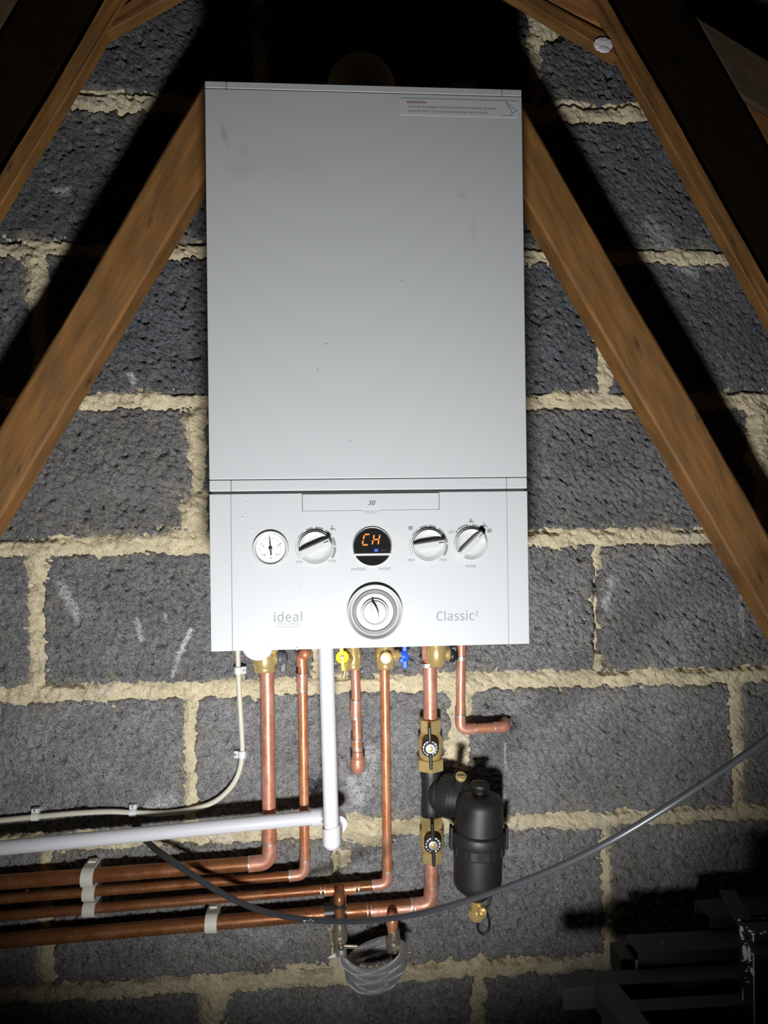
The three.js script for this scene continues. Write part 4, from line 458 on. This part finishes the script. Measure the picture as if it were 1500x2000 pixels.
// ---------- black cable ----------
{ const t = thing('black_cable', 'black cable sagging across the pipes and up to the right', 'cable', at(640, 1797, 0.1)); const p = [at(262, 1610, 0.014), at(277, 1632, 0.018), at(296, 1652, 0.034), at(325, 1674, 0.060), at(372, 1706, 0.078), at(430, 1743, 0.095), at(500, 1775, 0.115), at(570, 1792, 0.14), at(640, 1798.5, 0.17), at(720, 1798, 0.215), at(800, 1788, 0.265), at(870, 1771, 0.31), at(940, 1750, 0.35), at(1030, 1718, 0.395), at(1110, 1684, 0.43), at(1200, 1638, 0.46), at(1300, 1578, 0.48), at(1400, 1512, 0.49), at(1500, 1440, 0.495), at(1600, 1355, 0.49), at(1720, 1220, 0.48), at(1900, 1000, 0.47)]; part(t, 'cable_sheath', tube(curve(p, 300), u => 0.0048 - 0.0014 * sst(0.1, 0.55, u), 18), M.cable);
  const q = at(612, 1797, 0.157), s = []; for (let i = 0; i < 12; i++) { const a = 1.0 + 1.2 * rand(), u = (rand() - 0.5) * 0.030, g = rbox(-0.0012, 0.0012, -0.00022, 0.00022, -0.00022, 0.00022, 0.0002, 1); g.rotateZ(0.5 * (rand() - 0.5)); const y = 0.0035 * (rand() - 0.3); g.translate(q.x + u, q.y + 0.001 - u * 0.07 + y, q.z + Math.sqrt(Math.max(1e-7, 0.0046 ** 2 - y * y))); s.push(g); } part(t, 'scuff_marks', s, M.bare); }

// ---------- filling loop ----------
{ const zc = 0.082, braid = tex(256, 128, (x, y) => { const u = x / 256 * 8, v = y / 128 * 8, a = (u + v) % 1, b = ((u - v) % 1 + 1) % 1, A = Math.sin(a * PI), B = Math.sin(b * PI), over = (Math.floor(u + v) + Math.floor(u - v + 64)) % 2, k = over ? A : B; return [k, k, k]; }, false), tone = tex(256, 128, (x, y) => { const u = x / 256 * 8, v = y / 128 * 8, a = (u + v) % 1, b = ((u - v) % 1 + 1) % 1, over = (Math.floor(u + v) + Math.floor(u - v + 64)) % 2, k = 0.16 + 0.84 * Math.pow(Math.sin((over ? a : b) * PI), 0.7); return [k, k, k]; }, true);
  for (const t of [braid, tone]) t.repeat.set(1 / 0.0145, 3 / 0.0415);
  const hoseMat = std(lin(1, 1, 1), 0.3, 0.6, { map: tone, bumpMap: braid, bumpScale: 0.0012 });
  const hose = thing('filling_hose', 'coiled braided steel filling hose below the pipes', 'hose', at(728, 1890, zc)), pts = [];
  // two and a bit turns around a nearly upright axis, the coil leaning towards the viewer
  const e = at(667, 1860, 0.085), f = at(773, 1866, 0.066);
  for (const q of [[665, 1852, 0.083], [667, 1862, 0.086], [671, 1876, 0.093], [686, 1891, 0.106], [714, 1900, 0.118], [750, 1894, 0.112], [781, 1874, 0.095], [787, 1850, 0.074], [765, 1836, 0.056], [730, 1843, 0.046], [697, 1861, 0.056], [680, 1886, 0.078], [691, 1908, 0.1], [722, 1917, 0.114], [760, 1907, 0.108], [786, 1884, 0.09], [780, 1857, 0.068], [755, 1849, 0.054], [722, 1858, 0.045], [693, 1882, 0.058], [683, 1907, 0.082], [700, 1928, 0.1], [728, 1935, 0.11], [757, 1925, 0.105], [774, 1905, 0.09], [778, 1885, 0.074], [773, 1868, 0.066], [771, 1857, 0.065]]) pts.push(at(...q));
  part(hose, 'braided_hose', tube(curve(pts, 420), 0.0066, 22), hoseMat);
  part(hose, 'hose_ferrule', aim(lathe([[0.0072, -0.004], [0.0078, -0.003], [0.0078, 0.010], [0.0070, 0.012]]), e.clone().add(V(0, -0.001, 0)), V(-0.1, 1, -0.1)), M.silver); part(hose, 'hose_ferrule', aim(lathe([[0.0072, -0.004], [0.0078, -0.003], [0.0078, 0.010], [0.0070, 0.012]]), f.clone().add(V(-0.001, 0.002, 0)), V(-0.1, 1, 0)), M.silver);
  const valve = (label, px, z, y0, yl, tip) => { const t = thing('filling_valve', label, 'valve', at(px, yl, z)), S = y => at(px, y, z), d = S(y0).sub(S(yl)).normalize();
    part(t, 'upper_tail', aim(lathe([[0.0088, 0], [0.0095, 0.002], [0.0095, 0.012], [0.0082, 0.014], [0.0082, 0.02]]), S(y0 + 24), d), M.brassDull); part(t, 'valve_body', aim(lathe([[0.0085, 0], [0.0092, 0.004], [0.0118, 0.007], [0.0122, 0.016], [0.0095, 0.020], [0.0088, 0.026]]), S(y0 + 46), d), M.brassDull); part(t, 'hex_nut', aim(hexProfile(0.0118, 0.011), S(y0 + 33), d), M.brassDull); part(t, 'end_nut', aim(hexProfile(0.0112, 0.012), S(yl), d), M.brassDull);
    const h = S(y0 + 41), l = rbox(-0.001, 0.022, -0.003, 0.003, -0.002, 0.002, 0.0018); l.rotateZ(-0.1); l.translate(h.x + 0.006, h.y, h.z + 0.010); part(t, 'valve_lever', [l, aim(plain(lathe([[0.005, 0], [0.005, 0.013], [0, 0.014]])), V(h.x + 0.002, h.y, h.z), fwd)], M.brassDull); if (tip) { const q = at(647, 1868, z + 0.006), g = new THREE.ConeGeometry(0.004, 0.014, 12); g.rotateZ(1.9); g.translate(q.x, q.y, q.z); part(t, 'white_tip', g, M.clipWhite); } };
  valve('dull brass filling valve with lever, under the black sleeve', 663.5, 0.08, 1800, 1862, true); valve('brass filling valve on the short pink copper drop', 769, 0.07, 1812, 1860, false); }

// ---------- dismantled steel frame ----------
{ const t = thing('steel_frame', 'dark painted steel frame of post and rails in the lower right', 'frame', V(0.62, 0.11, 0.3)), FY = 0.111, zp = 0.30;
  const c = at(1471, 1824, zp), w = 0.052, dp = 0.034, x0 = c.x, x1 = c.x + w, yT = c.y; const tubeShape = new THREE.Shape(); tubeShape.moveTo(0, 0); tubeShape.lineTo(w, 0); tubeShape.lineTo(w, dp); tubeShape.lineTo(0, dp); tubeShape.closePath(); const hole = new THREE.Path(); hole.moveTo(0.003, 0.003); hole.lineTo(0.003, dp - 0.003); hole.lineTo(w - 0.003, dp - 0.003); hole.lineTo(w - 0.003, 0.003); tubeShape.holes.push(hole);
  const g = new THREE.ExtrudeGeometry(tubeShape, { depth: yT - FY, bevelEnabled: true, bevelSize: 0.0008, bevelThickness: 0.0004, bevelSegments: 2, bevelOffset: -0.0008 }); g.rotateX(-PI / 2); g.translate(x0, FY, zp); const post = part(t, 'post', g, M.steel);
  part(post, 'post_plug', rbox(x0 + 0.002, x1 - 0.002, yT - 0.02, yT - 0.002, zp - dp + 0.002, zp - 0.002, 0.0005), M.dark);
  // worn bright edges and flaking paint
  const chips = [rbox(x0 - 0.0004, x0 + 0.0009, FY + 0.02, yT - 0.0002, zp - 0.0009, zp + 0.0004, 0.0003, 1)]; for (let i = 0; i < 60; i++) { const top = rand() < 0.6, s = 0.0006 + 0.0012 * rand(), q = new THREE.IcosahedronGeometry(s, 1); q.scale(1.6, 0.7, 0.7); if (top) q.translate(rand() < 0.4 ? x0 : x0 + rand() * w, yT + 0.0002, zp - (rand() < 0.5 ? 0 : rand() * dp)); else q.translate(x0 - 0.0002, yT - 0.01 - rand() * 0.06, zp - rand() * dp * 0.7); if (top) q.translate(0, -0.0004 * rand(), 0); chips.push(q); }
  for (const [px, py, sx, sy] of [[1449, 1834, 0.004, 0.008], [1455, 1868, 0.005, 0.009], [1464, 1858, 0.003, 0.011], [1470, 1888, 0.004, 0.004], [1450, 1975, 0.0016, 0.02]]) { const q = new THREE.IcosahedronGeometry(1, 3), p = at(px, py, zp - 0.012), pp = q.attributes.position; for (let i = 0; i < pp.count; i++) { const k = 1 + 0.35 * N3(pp.getX(i) * 2 + px, pp.getY(i) * 2, pp.getZ(i) * 2); pp.setXYZ(i, pp.getX(i) * 0.0012 * k, pp.getY(i) * sy * k, pp.getZ(i) * sx * k); } q.computeVertexNormals(); q.translate(x0 - 0.0002, p.y, zp - dp * 0.5 + (px - 1457) * 0.0011); chips.push(q); }
  part(post, 'worn_edge', chips, M.bare);
  // rails: folded channels running to the right behind the post
  const chan = (x0, x1, yt, yb, z0, z1, th = 0.003) => [rbox(x0, x1, yt - th, yt, z0, z1, 0.0008), rbox(x0, x1, yb, yt - th * 0.6, z1 - th, z1, 0.0008), rbox(x0, x1, yb, yt - th * 0.6, z0, z0 + th, 0.0008)];
  const A = at(1247, 1862, 0.20), r1 = part(t, 'rail', chan(A.x, x1 + 0.3, A.y, A.y - 0.036, 0.155, 0.20), M.steel); { const q = at(1276, 1846, 0.178), hd = new THREE.CylinderGeometry(0.0052, 0.0052, 0.0006, 24); hd.translate(q.x, A.y + 0.0002, q.z); part(r1, 'bolt_hole', hd, M.dark); const two = canvasTex(128, 128, (c2) => { c2.fillStyle = '#20211f'; c2.fillRect(0, 0, 128, 128); c2.fillStyle = '#8e8c86'; c2.translate(64, 64); c2.rotate(PI); c2.font = '110px sans-serif'; c2.textAlign = 'center'; c2.textBaseline = 'middle'; c2.fillText('2', 0, 4); }); const q2 = at(1294, 1842, 0.178), pl = new THREE.PlaneGeometry(0.012, 0.018); pl.rotateX(-PI / 2); pl.translate(q2.x, A.y + 0.00015, q2.z); part(r1, 'painted_number', pl, std(0xffffff, 0.6, 0, { map: two })); }
  part(r1, 'rail_end', rbox(A.x - 0.022, A.x - 0.001, A.y - 0.046, A.y - 0.012, 0.150, 0.192, 0.0015), M.steel);
  const B = at(1395, 1800, 0.16); part(t, 'rail', chan(B.x, x1 + 0.3, B.y, B.y - 0.03, 0.10, 0.15), M.steel);
  { const s = new THREE.Shape(), P = [[1416, 1777], [1447, 1776], [1500, 1822], [1500, 1862], [1440, 1840]].map(q => at(q[0], q[1], 0.24)); const pl = rbox(-0.011, 0.011, -0.0015, 0.0015, -0.075, 0.075, 0.0008); pl.rotateY(-0.25); const q = at(1452, 1797, 0.25); pl.translate(q.x, q.y, q.z); part(t, 'end_plate', pl, M.steel); }
  const C = at(1100, 1930, 0.24), cr2 = chan(C.x, x1 + 0.3, C.y, C.y - 0.030, 0.21, 0.24); part(t, 'rail', cr2.map(g2 => { g2.rotateZ(0.0); return g2; }), M.steel);
  const D = at(1190, 1985, 0.29); part(t, 'rail', chan(D.x, x1 + 0.3, D.y, D.y - 0.03, 0.262, 0.285), M.steel);
  { const pl = rbox(-0.016, 0.016, -0.03, 0.0, -0.10, 0.10, 0.0012); const q = at(1245, 2000, 0.33); pl.rotateY(0.12); pl.translate(q.x, q.y + 0.004, q.z + 0.03); part(t, 'cross_rail', pl, M.steel); } }

renderer.render(scene, camera);
